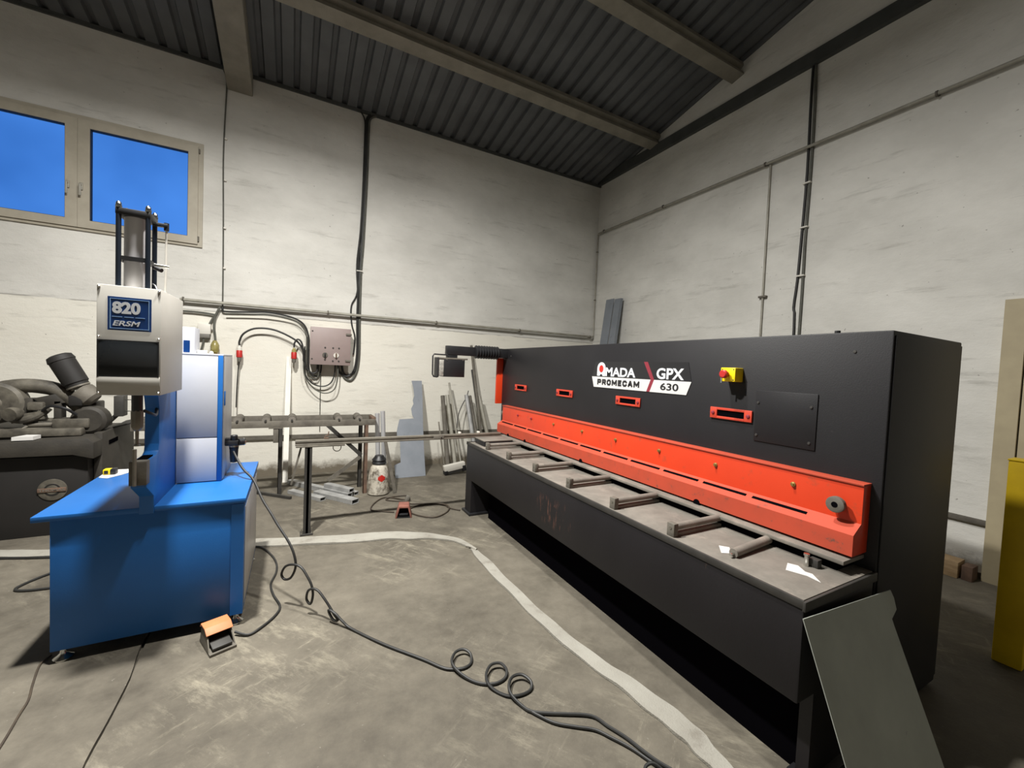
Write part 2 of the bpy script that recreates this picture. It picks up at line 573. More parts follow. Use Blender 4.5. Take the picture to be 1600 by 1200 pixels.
def text_geo(s, org, xd, w, yd, h, depth=0.002, bold=0.0, shear=0.0):
    """lettering fitted into a rectangle: org = lower left corner, xd / yd directions"""
    cu_ = bpy.data.curves.new('tmp_text', 'FONT')
    cu_.body = s
    cu_.offset = bold
    cu_.shear = shear
    cu_.resolution_u = 4
    to = bpy.data.objects.new('tmp_text', cu_)
    COL.objects.link(to)
    dg = bpy.context.evaluated_depsgraph_get()
    me = bpy.data.meshes.new_from_object(to.evaluated_get(dg))
    bpy.data.objects.remove(to)
    bpy.data.curves.remove(cu_)
    g = G()
    g.bm.from_mesh(me)
    bpy.data.meshes.remove(me)
    xs = [v.co.x for v in g.bm.verts]
    ys = [v.co.y for v in g.bm.verts]
    x0, x1, y0, y1 = min(xs), max(xs), min(ys), max(ys)
    org, xd, yd = Vector(org), Vector(xd), Vector(yd)
    nd = xd.cross(yd)
    ext = bmesh.ops.extrude_face_region(g.bm, geom=list(g.bm.faces))
    for e in ext['geom']:
        if isinstance(e, bmesh.types.BMVert):
            e.co.z = 1.0
    for v in g.bm.verts:
        v.co = org + xd * ((v.co.x - x0) / (x1 - x0) * w) + yd * ((v.co.y - y0) / (y1 - y0) * h) + nd * (depth * v.co.z)
    return g


GLYPH = {'P': [[(0, 0), (0, 1), (.85, 1), (1, .86), (1, .58), (.85, .44), (0, .44)]],
         'R': [[(0, 0), (0, 1), (.85, 1), (1, .86), (1, .6), (.85, .46), (0, .46)], [(.5, .46), (1, 0)]],
         'O': [[(.25, 0), (0, .25), (0, .75), (.25, 1), (.75, 1), (1, .75), (1, .25), (.75, 0), (.25, 0)]],
         'M': [[(0, 0), (0, 1), (.5, .25), (1, 1), (1, 0)]],
         'E': [[(1, 0), (0, 0), (0, 1), (1, 1)], [(0, .52), (.85, .52)]],
         'C': [[(1, .22), (.75, 0), (.25, 0), (0, .25), (0, .75), (.25, 1), (.75, 1), (1, .78)]],
         'A': [[(0, 0), (.42, 1), (.58, 1), (1, 0)], [(.18, .3), (.82, .3)]]}


def block_text(s_, org, xd, w, yd, h, depth, stroke):
    """heavy sans capitals built from square strokes"""
    org, xd, yd = Vector(org), Vector(xd), Vector(yd)
    nd = xd.cross(yd)
    wd = {'M': 1.22, 'E': 0.86}
    tot = sum(wd.get(c, 1.0) for c in s_)
    gap = 0.22
    u = w / (tot + gap * (len(s_) - 1))
    g = G()
    x = 0.0
    for c in s_:
        cw = wd.get(c, 1.0) * u
        for k, line in enumerate(GLYPH[c]):
            pts = [(x + stroke / 2 + px * (cw - stroke), stroke / 2 + py * (h - stroke)) for px, py in line]
            for i in range(len(pts) - 1):
                (ax_, ay_), (bx_, by_) = pts[i], pts[i + 1]
                dx, dy = bx_ - ax_, by_ - ay_
                l = math.hypot(dx, dy)
                dx, dy = dx / l * stroke / 2, dy / l * stroke / 2
                q = [(ax_ - dx * .8 - dy, ay_ - dy * .8 + dx), (bx_ + dx * .8 - dy, by_ + dy * .8 + dx), (bx_ + dx * .8 + dy, by_ + dy * .8 - dx), (ax_ - dx * .8 + dy, ay_ - dy * .8 - dx)]
                g.prism([org + xd * a + yd * b for a, b in q], nd * (depth + 0.00004 * i))
        x += cw + gap * u
    return g


def rotm(axis, deg):
    return Matrix.Rotation(math.radians(deg), 3, axis)


# ================================================================== THE SETTING
YA, XB = 0.683, 0.552          # inner faces of the window wall and of the gable wall; walls, roof and fittings scaled about the camera


def deck_z(y):
    return 5.18 + 0.21 * (YA - y)


g = G()
edge = []
y = 0.9
while y > -11:
    edge.append((-5.285 + 0.012 * math.sin(y * 3.1) + 0.007 * math.sin(y * 9.7 + 1), y, 0.0065 + 0.0025 * math.sin(y * 17)))
    y -= 0.08
edge.append((-5.285, -11, 0.006))
g.prism([(-11, 0.9, 0)] + [(a - w, b, 0) for a, b, w in edge] + [(-11, -11, 0)], (0, 0, -0.12))
g.prism([(0.9, 0.9, 0)] + [(a + w, b, 0) for a, b, w in edge] + [(0.9, -11, 0)], (0, 0, -0.12))
g.box(-5.33, -5.24, -11, 0.9, -0.12, -0.02)
tag(obj('floor', g, 'floor', flat=True), 'worn grey concrete floor with scrape marks and a straight joint', 'floor', kind='structure')

g = G()
WX0, WX1, WZ0, WZ1 = -7.845, -5.628, 2.925, 4.175
g.box(-11, WX0, YA, 0.9, 0, 5.18)
g.box(WX1, 0.75, YA, 0.9, 0, 5.18)
g.box(WX0, WX1, YA, 0.9, 0, WZ0)
g.box(WX0, WX1, YA, 0.9, WZ1, 5.18)
tag(obj('wall_back', g, 'wall_back'), 'whitewashed long wall with the high window, cream below', 'wall', kind='structure')

g = G().prism([(XB, 0.9, 0), (XB, -11, 0), (XB, -11, deck_z(-11) + 0.05), (XB, 0.9, deck_z(0.9) + 0.05)], (0.2, 0, 0))
tag(obj('wall_right', g, 'wall'), 'whitewashed gable wall behind the black shear', 'wall', kind='structure')
g = G().prism([(-11.2, 0.9, 0), (-11.2, -11, 0), (-11.2, -11, deck_z(-11) + 0.05), (-11.2, 0.9, deck_z(0.9) + 0.05)], (0.2, 0, 0))
tag(obj('wall_left', g, 'wall'), 'whitewashed far side wall beyond the left edge of the photo', 'wall', kind='structure')
g = G().box(-11, 0.75, -11.2, -11, 0, deck_z(-11))
tag(obj('wall_front', g, 'wall'), 'whitewashed wall behind the photographer', 'wall', kind='structure')

# corrugated roof deck, ribs running up the slope
g = G()
x = -11.1
prof = []
P_ = 0.197
while x < 0.75:
    prof += [(x, 0.0), (x + 0.118, 0.0), (x + 0.135, 0.042), (x + 0.180, 0.042)]
    x += P_
ya, yb = 0.95, -11.1
va = [g.bm.verts.new((px, ya, deck_z(ya) + pz)) for px, pz in prof]
vb = [g.bm.verts.new((px, yb, deck_z(yb) + pz)) for px, pz in prof]
vc = [g.bm.verts.new((px, ya, deck_z(ya) + pz + 0.015)) for px, pz in prof]
vd = [g.bm.verts.new((px, yb, deck_z(yb) + pz + 0.015)) for px, pz in prof]
for i in range(len(prof) - 1):
    g.bm.faces.new((va[i], va[i + 1], vb[i + 1], vb[i]))
    g.bm.faces.new((vc[i + 1], vc[i], vd[i], vd[i + 1]))
    g.bm.faces.new((va[i + 1], va[i], vc[i], vc[i + 1]))
    g.bm.faces.new((vb[i], vb[i + 1], vd[i + 1], vd[i]))
tag(obj('ceiling', g, 'deck', flat=True), 'dark grey corrugated sheet roof sloping up from the window wall', 'ceiling', kind='structure')

# concrete rafters
tn = 1
for x0, lab in ((-5.40, 'pale concrete rafter above the tall thin cable'), (-10.6, 'pale concrete rafter far to the left')):
    g = G()
    k = 0.21
    g.prism([(x0, YA, 4.92), (x0, -11, 4.92 + k * (YA + 11)), (x0, -11, deck_z(-11)), (x0, YA, deck_z(YA))], (0.27, 0, 0), 0.012)
    tag(obj('trim_%d' % tn, g, 'beam'), lab, 'rafter', kind='structure')
    tn += 1


def purlin(g, y, xa, xb):
    zt = deck_z(y)
    a = math.atan(0.21)
    def q(dy, dz):
        return (xa, y + dy * math.cos(a) + dz * math.sin(a), zt - dy * math.sin(a) + dz * math.cos(a))
    w = 0.10
    pl = [q(-w, 0.0), q(-w, -0.05), q(-0.045, -0.075), q(-0.045, -0.12), q(-0.085, -0.135), q(-0.085, -0.17),
          q(0.085, -0.17), q(0.085, -0.135), q(0.045, -0.12), q(0.045, -0.075), q(w, -0.05), q(w, 0.0)]
    g.prism(pl, (xb - xa, 0, 0))


ords = ['first', 'second', 'third', 'fourth', 'fifth']
for i, y in enumerate((-0.665, -2.03, -3.40, -4.78, -6.16)):
    g = G()
    purlin(g, y, -5.13, XB)
    tag(obj('trim_%d' % tn, g, 'beam'), 'concrete roof purlin over the shear, %s from the window wall' % ords[i], 'purlin', kind='structure')
    tn += 1
    g = G()
    purlin(g, y, -10.33, -5.40)
    tag(obj('trim_%d' % tn, g, 'beam'), 'concrete roof purlin over the band saw bay, %s from the window wall' % ords[i], 'purlin', kind='structure')
    tn += 1
g = G().box(0.49, XB, -11, YA, 5.175, 5.325)
tag(obj('trim_%d' % tn, g, 'darkbeam'), 'dark grey level strip along the top of the gable wall', 'trim', kind='structure')
tn += 1
g = G().box(-11, XB, 0.655, YA, 5.145, 5.185)
tag(obj('trim_%d' % tn, g, 'darkbeam'), 'dark edge strip where the roof meets the window wall', 'trim', kind='structure')

# window
win = thing('window_1', 'wide two-sash cream window with blue dusk sky high on the wall', 'window', ((WX0 + WX1) / 2, YA, WZ0), kind='structure')
obj('frame', G().frame(WX0, WX1, WZ0, WZ1, 0.06, 0.66, 0.78), 'upvc', win)
xm = -6.742
for sx0, sx1, hx in ((WX0 + 0.045, xm + 0.002, xm - 0.085), (xm + 0.004, WX1 - 0.045, xm + 0.022)):
    s = obj('sash', G().frame(sx0, sx1, WZ0 + 0.03, WZ1 - 0.045, 0.098, 0.640, 0.72, 0.085), 'upvc', win)
    obj('seal', G().frame(sx0 + 0.092, sx1 - 0.092, WZ0 + 0.109, WZ1 - 0.124, 0.012, 0.652, 0.70), 'seal', s)
    obj('pane', G().box(sx0 + 0.09, sx1 - 0.09, 0.690, 0.698, WZ0 + 0.10, WZ1 - 0.12), 'pane', s)
    h = G()
    h.box(hx, hx + 0.028, 0.625, 0.642, 3.36, 3.44, 0.004)
    h.cyl((hx + 0.014, 0.628, 3.41), (hx + 0.014, 0.600, 3.41), 0.009, n=10)
    h.box(hx + 0.004, hx + 0.024, 0.590, 0.604, 3.29, 3.42, 0.004)
    obj('handle', h, 'pipe', s)
hg = G()
hg.box(WX1 - 0.045, WX1 - 0.03, 0.635, 0.66, 4.05, 4.10)
hg.box(WX1 - 0.045, WX1 - 0.03, 0.635, 0.66, 2.99, 3.05)
obj('hinge', hg, 'oldgrey', win)

# door in the gable wall at the right edge
dr = thing('door_1', 'beige painted door with frame behind the yellow guard post', 'door', (0.5, -5.2, 0), kind='structure')
fg = G()
fg.box(0.49, XB, -4.72, -4.60, 0, 2.33)
fg.box(0.49, XB, -5.92, -5.80, 0, 2.33)
fg.box(0.49, XB, -5.80, -4.72, 2.21, 2.33)
obj('door_frame', fg, 'door_beige', dr)
lf = obj('door_leaf', G().box(0.515, XB, -5.80, -4.725, 0.01, 2.205, 0.003), 'door_beige', dr)
lg = G()
lg.box(0.485, 0.515, -4.86, -4.80, 1.60, 1.635)
lg.box(0.475, 0.49, -4.88, -4.83, 1.56, 1.60)
lg.cyl((0.49, -4.85, 1.62), (0.49, -4.85, 1.72), 0.006, n=8)
obj('latch', lg, 'darksteel', lf)

# hanging high-bay lamps (light for the hall; above the frame)
for i, (p, pw, sz, where) in enumerate(LAMPS):
    lp = thing('high_bay_lamp', 'round high-bay lamp hung from the roof %s' % where, 'lamp', p, 'high-bay lamps')
    x, y, z = p
    zr = deck_z(y) - 0.006
    obj('housing', G().lathe((x, y, z + 0.02), (0, 0, 1), [(0, sz * 0.5 + 0.05), (0.03, sz * 0.5 + 0.05), (0.06, sz * 0.5), (0.10, 0.10), (0.22, 0.08), (0.24, 0.03)], 24), 'darksteel', lp)
    obj('rod', G().cyl((x, y, z + 0.25), (x, y, zr), 0.008, n=8), 'darksteel', lp)
    ld = bpy.data.lights.new('lamp_light', 'AREA')
    ld.shape = 'DISK'
    ld.size = sz
    ld.spread = math.radians(175)   # shallow reflector rim
    ld.energy = pw
    ld.color = LAMP_COLOR
    lo = bpy.data.objects.new('lamp_light', ld)
    COL.objects.link(lo)
    lo.parent = lp

# ================================================================== BLUE INSERTION PRESS
pr = thing('insertion_press', 'blue and grey pneumatic press with 820 sign on a blue cabinet', 'press', (-5.28, -2.37, 0))
base = obj('base_cabinet', G().box(-5.66, -4.842, -2.845, -1.90, 0.065, 0.742, 0.004), 'blue', pr)
dg_ = G()
dg_.box(-4.8425, -4.838, -2.80, -1.95, 0.11, 0.70, 0.0015)
obj('side_door', dg_, 'alu', base)
obj('corner_post', G().box(-4.905, -4.842, -2.849, -2.843, 0.07, 0.735), 'blue', base)
obj('worktop', G().box(-5.722, -4.834, -2.86, -1.88, 0.742, 0.77, 0.002), 'blue', pr)
for fx, fy in ((-5.625, -2.80), (-4.88, -2.80), (-5.625, -1.95), (-4.88, -1.95)):
    obj('foot', G().lathe((fx, fy, 0), (0, 0, 1), [(0, 0.040), (0.008, 0.040), (0.022, 0.022), (0.034, 0.014), (0.07, 0.012)], 16), 'chrome', pr)
# C frame
cx0, cx1 = -5.314, -5.252
poly = [(-2.40, 0.765), (-2.40, 1.80), (-2.92, 1.80), (-2.92, 1.46), (-2.80, 1.36), (-2.782, 1.30), (-2.782, 1.10), (-2.795, 1.062), (-2.83, 1.046),
        (-3.0, 1.046), (-3.0, 0.915), (-2.868, 0.832), (-2.868, 0.735), (-2.70, 0.735), (-2.70, 0.765)]
cfr = obj('c_frame', G().prism([(cx0, y, z) for y, z in poly], (cx1 - cx0, 0, 0), 0.0025), 'blue', pr)
an = obj('anvil_block', G().box(-5.318, -5.248, -3.014, -2.96, 0.928, 1.05, 0.003), 'oldgrey', pr)
obj('anvil_slot', G().box(-5.302, -5.262, -2.955, -2.85, 1.046, 1.052), 'void', cfr)
obj('anvil_pin', G().cyl((-5.293, -3.022, 0.93), (-5.293, -3.022, 1.115), 0.0085, n=14), 'steel', pr)
rm = obj('ram', G().lathe((-5.29, -3.0, 1.16), (0, 0, 1), [(0, 0.007), (0.045, 0.008), (0.05, 0.016), (0.065, 0.024), (0.14, 0.0255), (0.15, 0.0225)], 8), 'steel', pr)
obj('ram_sleeve', G().cyl((-5.29, -3.0, 1.305), (-5.29, -3.0, 1.42), 0.0225, n=18), 'black', rm)
obj('ram_tip', G().lathe((-5.29, -3.0, 1.128), (0, 0, 1), [(0, 0.013), (0.006, 0.015), (0.010, 0.007), (0.04, 0.006)], 14), 'steel', rm)
obj('air_hose', G().tube([(-5.268, -2.985, 1.305), (-5.245, -2.95, 1.285), (-5.25, -2.86, 1.268), (-5.262, -2.79, 1.285), (-5.27, -2.75, 1.32)], 0.008, 8, 5), 'black', pr)
# head cover
hx0, hx1, hy0, hy1, hz0, hz1 = -5.427, -5.189, -3.05, -2.597, 1.388, 1.916
hd = obj('head_cover', G().box(hx0, hx1, hy0, hy1, hz0, hz1, 0.003), 'headgrey', pr)
obj('cover_lip', G().box(hx0 + 0.002, hx1 - 0.002, hy0 - 0.006, hy0, hz0 + 0.045, hz0 + 0.09, 0.001), 'headgrey', hd)
ip = obj('inspection_window', G().box(hx0 + 0.006, hx1 - 0.008, hy0 - 0.005, hy0, 1.480, 1.652, 0.0015), 'smoke', pr)
obj('window_edge', G().frame(hx0 + 0.004, hx1 - 0.006, 1.478, 1.655, 0.005, hy0 - 0.007, hy0 - 0.003), 'black', ip)
for sx in (hx0 + 0.008, hx1 - 0.008):
    for sz in (hz0 + 0.012, 1.668, hz1 - 0.012):
        obj('screw', G().lathe((sx, hy0 + 0.001, sz), (0, -1, 0), [(0, 0.0065), (0.005, 0.006), (0.008, 0.003)], 10), 'chrome', hd)
sg = obj('sign_plate', G().box(-5.387, -5.226, hy0 - 0.003, hy0, 1.702, 1.862), 'signblue', pr)
obj('sign_border', G().frame(-5.379, -5.234, 1.710, 1.854, 0.0028, hy0 - 0.0042, hy0 - 0.0025), 'signline', sg)
X_, Z_ = (1, 0, 0), (0, 0, 1)
ys = hy0 - 0.003
obj('lettering', text_geo('820', (-5.371, ys, 1.782), X_, 0.104, Z_, 0.058, 0.0012, 0.045), 'lettering', sg)
obj('lettering', text_geo('ERSM', (-5.369, ys, 1.724), X_, 0.102, Z_, 0.025, 0.0012, 0.02, 0.25), 'lettering', sg)
sm = G()
for a, b in ((-5.371, -5.334), (-5.327, -5.292), (-5.286, -5.250)):
    sm.box(a, b, ys - 0.001, ys, 1.7655, 1.7685)
obj('small_print', sm, 'signline', sg)
# cylinder on top
kx, ky = -5.312, -2.935
cyl_ = obj('cylinder_barrel', G().cyl((kx, ky, 1.90), (kx, ky, 2.272), 0.0490, n=32), 'barrel', pr)
ep = G()
ep.box(kx - 0.066, kx + 0.066, ky - 0.066, ky + 0.066, 2.268, 2.300, 0.003)
obj('end_plate', ep, 'black', pr)
for sx in (-1, 1):
    for sy in (-1, 1):
        rx, ry = kx + sx * 0.0555, ky + sy * 0.0555
        rd = obj('tie_rod', G().cyl((rx, ry, 1.90), (rx, ry, 2.318), 0.0105, n=12), 'rodblue', pr)
        obj('nut', G().lathe((rx, ry, 2.300), (0, 0, 1), [(0, 0.013), (0.011, 0.013), (0.012, 0.009), (0.017, 0.012), (0.027, 0.009), (0.032, 0.003)], 8), 'chrome', rd)
bd = G()
bd.box(kx - 0.06, kx + 0.06, ky - 0.061, ky - 0.046, 2.050, 2.070)
bd.box(kx - 0.06, kx + 0.06, ky + 0.046, ky + 0.061, 2.050, 2.070)
bd.box(kx - 0.061, kx - 0.046, ky - 0.061, ky + 0.061, 2.050, 2.070)
bd.box(kx + 0.046, kx + 0.061, ky - 0.061, ky + 0.061, 2.050, 2.070)
obj('clamp_band', bd, 'black', pr)
st = G()
st.box(kx + 0.05, kx + 0.112, ky + 0.035, ky + 0.06, 2.262, 2.280, 0.003)
st.cyl((kx + 0.105, ky + 0.048, 2.285), (kx + 0.105, ky + 0.048, 2.245), 0.011, n=12)
obj('top_fitting', st, 'black', pr)
stf = obj('port_fitting', G().cyl((kx + 0.06, ky + 0.03, 2.045), (kx + 0.095, ky + 0.01, 2.030), 0.011, n=12), 'black', pr)
obj('port_valve', G().cyl((kx + 0.07, ky - 0.01, 2.052), (kx + 0.13, ky - 0.01, 2.048), 0.007, n=10), 'chrome', stf)
obj('sight_tube', G().tube([(kx + 0.105, ky + 0.048, 2.25), (kx + 0.104, ky + 0.05, 2.15), (kx + 0.103, ky + 0.05, 2.0), (kx + 0.10, ky + 0.05, 1.90)], 0.005, 8), 'plastic_white', pr)
obj('breather_hose', G().tube([(kx + 0.062, ky, 1.955), (kx + 0.075, ky - 0.01, 1.945), (kx + 0.09, ky - 0.03, 1.915)], 0.004, 6, 4), 'black', pr)
# control cabinet beside the column
cb = obj('control_cabinet', G().box(-5.25, -5.012, -2.405, -1.985, 0.772, 1.598, 0.003), 'white', pr)
obj('upper_door', G().box(-5.249, -5.037, -2.419, -2.405, 1.066, 1.605, 0.002), 'white', cb)
obj('lower_door', G().box(-5.249, -5.037, -2.419, -2.405, 0.776, 1.060, 0.002), 'white', cb)
obj('edge_strip', G().box(-5.036, -5.010, -2.421, -2.395, 0.774, 1.602, 0.001), 'blue', cb)
obj('lid', G().box(-5.25, -5.008, -2.420, -1.98, 1.598, 1.611, 0.002), 'white', cb)
obj('side_panel', G().box(-5.014, -5.006, -2.393, -1.99, 0.776, 1.597, 0.001), 'alu', cb)
obj('door_catch', G().box(-5.012, -5.000, -2.388, -2.352, 1.27, 1.365, 0.002), 'blue', cb)
vb = obj('valve_box', G().box(-5.33, -5.165, -2.395, -2.24, 1.40, 1.775, 0.003), 'white', pr)
obj('valve_label', G().box(-5.222, -5.190, -2.398, -2.395, 1.615, 1.69), 'signblue', vb)
ct = G()
ct.box(-5.165, -5.115, -2.33, -2.27, 1.611, 1.632, 0.004)
ct.lathe((-5.09, -2.30, 1.611), (0, 0, 1), [(0, 0.012), (0.012, 0.010), (0.018, 0.004)], 10)
obj('cable_inlet', ct, 'plastic_white', cb)
# air regulator on the cabinet side
rgx, rgy = -4.955, -2.30
rg = obj('regulator_body', G().box(rgx - 0.05, rgx + 0.025, rgy - 0.025, rgy + 0.03, 0.985, 1.02, 0.004), 'black', pr)
obj('regulator_bowl', G().lathe((rgx, rgy, 0.865), (0, 0, 1), [(0, 0.010), (0.004, 0.022), (0.09, 0.026), (0.10, 0.028), (0.12, 0.028)], 16), 'rodblue', rg)
obj('regulator_knob', G().lathe((rgx, rgy, 1.015), (0, 0, 1), [(0, 0.018), (0.008, 0.022), (0.038, 0.021), (0.042, 0.016)], 16), 'black', rg)
obj('regulator_collar', G().lathe((rgx, rgy, 0.975), (0, 0, 1), [(0, 0.030), (0.010, 0.030), (0.012, 0.024)], 16), 'chrome', rg)
gg = obj('pressure_gauge', G().cyl((rgx + 0.025, rgy + 0.01, 1.003), (rgx + 0.055, rgy + 0.03, 1.003), 0.024, n=18), 'black', rg)
obj('gauge_rim', G().lathe((rgx + 0.050, rgy + 0.027, 1.003), (0.83, 0.55, 0), [(0, 0.0255), (0.008, 0.0255)], 18), 'chrome', gg)
obj('regulator_bracket', G().box(-5.012, rgx - 0.02, rgy - 0.02, rgy + 0.03, 0.99, 1.035), 'black', rg)

# paper and tape measure on the worktop
pg = G().prism([(-5.71, -2.10, 0.7705), (-5.66, -2.135, 0.7705), (-5.61, -2.06, 0.7705), (-5.57, -1.97, 0.7705), (-5.545, -1.90, 0.7705), (-5.70, -1.89, 0.7705), (-5.718, -1.99, 0.7705)], (0, 0, 0.003))
single('paper_sheet', pg, 'paper', 'white paper with curled edge lying on the blue worktop', 'paper')
tm = thing('tape_measure', 'small yellow and black tape measure on the white paper', 'tape measure', (-5.675, -2.00, 0.7735))
obj('case', G().box(-5.708, -5.645, -2.045, -1.995, 0.7737, 0.810, 0.006), 'yellow', tm)
obj('side_label', G().box(-5.7, -5.68, -2.047, -2.044, 0.780, 0.803), 'black', tm)
obj('grip_band', G().box(-5.672, -5.643, -2.047, -1.993, 0.7737, 0.812, 0.006), 'black', tm)

# coiled air hose from the regulator to the floor and on to the front
hair = [(-4.972, -2.30, 0.985), (-4.942, -2.336, 0.918), (-4.890, -2.399, 0.836), (-4.826, -2.460, 0.772), (-4.767, -2.550, 0.660), (-4.711, -2.618, 0.577), (-4.672, -2.666, 0.516), (-4.610, -2.741, 0.429), (-4.576, -2.783, 0.357), (-4.564, -2.798, 0.278), (-4.588, -2.769, 0.198), (-4.624, -2.735, 0.176), (-4.643, -2.721, 0.207), (-4.622, -2.747, 0.265), (-4.579, -2.800, 0.294), (-4.535, -2.843, 0.288), (-4.499, -2.882, 0.240), (-4.474, -2.908, 0.188), (-4.466, -2.918, 0.130), (-4.478, -2.908, 0.072), (-4.500, -2.887, 0.096), (-4.494, -2.900, 0.152), (-4.470, -2.930, 0.178), (-4.439, -2.961, 0.174), (-4.405, -2.999, 0.135), (-4.377, -3.027, 0.094), (-4.353, -3.056, 0.057), (-4.333, -3.081, 0.030), (-4.359, -3.055, 0.026), (-4.383, -3.030, 0.076), (-4.350, -3.070, 0.070), (-4.311, -3.113, 0.036), (-4.263, -3.170, 0.009)]
hfl = [(-4.118, -3.385), (-3.954, -3.589), (-3.880, -3.691), (-3.836, -3.726), (-3.775, -3.745), (-3.727, -3.725), (-3.710, -3.674), (-3.736, -3.634), (-3.786, -3.639), (-3.827, -3.700), (-3.818, -3.765), (-3.776, -3.837), (-3.728, -3.887), (-3.667, -3.911), (-3.611, -3.899), (-3.584, -3.863), (-3.596, -3.817), (-3.643, -3.805), (-3.692, -3.847), (-3.709, -3.901), (-3.689, -3.955), (-3.646, -4.010), (-3.586, -4.029), (-3.529, -4.020), (-3.508, -3.985), (-3.533, -3.935), (-3.586, -3.930), (-3.628, -3.975), (-3.638, -4.022), (-3.617, -4.086), (-3.593, -4.133), (-3.531, -4.174), (-3.465, -4.209), (-3.352, -4.274), (-3.319, -4.350), (-3.287, -4.425), (-3.266, -4.502), (-3.245, -4.57), (-3.20, -4.66)]
hz = [0.009] * len(hfl)
for i in (7, 8, 9, 16, 17, 18, 25, 26, 27):
    hz[i] = 0.028
for i in (6, 10, 15, 19, 24, 28):
    hz[i] = 0.02
path = hair + [(a, b, c) for (a, b), c in zip(hfl, hz)]
single('air_hose', G().tube(path, 0.0075, 8, 5), 'cable', 'long curly black air hose running from the press across the floor', 'hose')
h2 = [(-3.60, -4.12, 0.009), (-3.575, -4.165, 0.009), (-3.527, -4.233, 0.009), (-3.452, -4.290, 0.009), (-3.384, -4.340, 0.009), (-3.345, -4.40, 0.009), (-3.305, -4.47, 0.009), (-3.278, -4.54, 0.009), (-3.262, -4.60, 0.009), (-3.29, -4.64, 0.009), (-3.33, -4.62, 0.012), (-3.325, -4.575, 0.02), (-3.28, -4.58, 0.026), (-3.25, -4.64, 0.009), (-3.23, -4.74, 0.009)]
single('hose_tail', G().tube(h2, 0.0065, 8, 5), 'cable', 'thin black hose strand beside the curly hose at the bottom edge', 'hose')

# orange foot pedal of the press
R = rotm('Z', 22)
pc = Vector((-4.945, -2.985, 0))


def loc_(pts):
    return [tuple(R @ Vector(p) + pc) for p in pts]


pd = thing('foot_pedal', 'orange hooded foot pedal beside the blue press cabinet', 'foot pedal', tuple(pc))
gb = G()
gb.prism(loc_([(-0.062, -0.11, 0.0), (0.062, -0.11, 0.0), (0.062, 0.085, 0.0), (-0.062, 0.085, 0.0)]), (0, 0, 0.014))
obj('base', gb, 'oldgrey', pd)
hd_ = G()
for s in (-1, 1):
    hd_.prism(loc_([(s * 0.062, -0.085, 0.014), (s * 0.062, 0.08, 0.014), (s * 0.056, 0.07, 0.105), (s * 0.056, -0.01, 0.105), (s * 0.060, -0.06, 0.05)]), R @ Vector((-s * 0.006, 0, 0)))
obj('side_guard', hd_, 'oldgrey', pd)
ho = G()
ho.prism(loc_([(-0.062, -0.045, 0.088), (-0.062, -0.005, 0.112), (-0.062, 0.065, 0.112), (-0.062, 0.085, 0.09), (-0.062, 0.085, 0.083), (-0.062, 0.062, 0.104), (-0.062, -0.003, 0.104), (-0.062, -0.040, 0.082)]), R @ Vector((0.124, 0, 0)), 0.002)
obj('hood', ho, 'pedal_orange', pd)
bk = G()
bk.prism(loc_([(-0.054, 0.072, 0.014), (0.054, 0.072, 0.014), (0.054, 0.08, 0.014), (-0.054, 0.08, 0.014)]), (0, 0, 0.088))
obj('back_plate', bk, 'black', pd)
tr_ = G()
tr_.prism(loc_([(-0.046, -0.095, 0.020), (-0.046, 0.05, 0.052), (-0.046, 0.05, 0.060), (-0.046, -0.095, 0.034)]), R @ Vector((0.092, 0, 0)), 0.003)
obj('treadle', tr_, 'darksteel', pd)
cab = [(-4.868, -2.945, 0.02), (-4.80, -2.985, 0.009), (-4.74, -2.94, 0.009), (-4.67, -2.84, 0.009), (-4.648, -2.74, 0.009), (-4.69, -2.58, 0.009), (-4.712, -2.42, 0.009), (-4.685, -2.25, 0.009), (-4.688, -2.10, 0.009), (-4.725, -1.94, 0.009), (-4.80, -1.76, 0.012), (-4.875, -1.70, 0.012)]
single('pedal_cable', G().tube(cab, 0.007, 8, 6), 'cable', 'black cable curving from the orange foot pedal round the press', 'cable')

# ================================================================== HYDRAULIC SHEAR
sh = thing('hydraulic_shear', 'long charcoal guillotine shear with orange blade guard', 'shear', (-2.2, -3.1, 0))
SX, SY0, SY1 = -2.318, -4.896, -1.157  # machine coordinates scaled as a group about the camera position
bo = G()
bo.box(SX, -1.523, SY0, SY1, 0.02, 1.836, 0.006)
body = obj('body', bo, 'shear', sh)
obj('side_cover', G().box(SX + 0.012, -1.535, SY0 - 0.006, SY0, 0.06, 1.815, 0.002), 'shear', body)
obj('lifting_lug', G().cyl((-2.26, -4.66, 1.834), (-2.26, -4.66, 1.852), 0.012, n=10), 'black', body)
for y in (-4.76, -1.36):
    obj('cover_screw', G().lathe((SX, y, 1.745), (-1, 0, 0), [(0, 0.008), (0.004, 0.006)], 8), 'darksteel', body)
# bench
BX = -2.893
BY0, BY1 = -4.896, -1.50
bn = obj('bench_beam', G().box(BX, -2.33, BY0, BY1, 0.372, 0.752, 0.008), 'shear_bench', sh)
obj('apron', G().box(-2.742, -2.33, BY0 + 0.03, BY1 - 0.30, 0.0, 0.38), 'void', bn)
for ya_, yb_ in ((BY1 - 0.16, BY1), (BY0, BY0 + 0.05)):
    lgq = obj('leg', G().box(BX + (0.003 if ya_ > -2 else 0.12), -2.36, ya_ + 0.002, yb_ - 0.002, 0.02, 0.375), 'shear_bench', sh)
    obj('foot_plate', G().box(BX + (-0.02 if ya_ > -2 else 0.10), -2.34, ya_ - 0.03, yb_ + 0.035 if ya_ > -2 else yb_ + 0.02, 0.0, 0.024, 0.003), 'black', lgq)
tp = G()
tp.box(BX + 0.010, SX - 0.005, BY0 + 0.008, BY1 - 0.004, 0.752, 0.773, 0.002)
obj('tray', tp, 'dusty', sh)
lp_ = G()
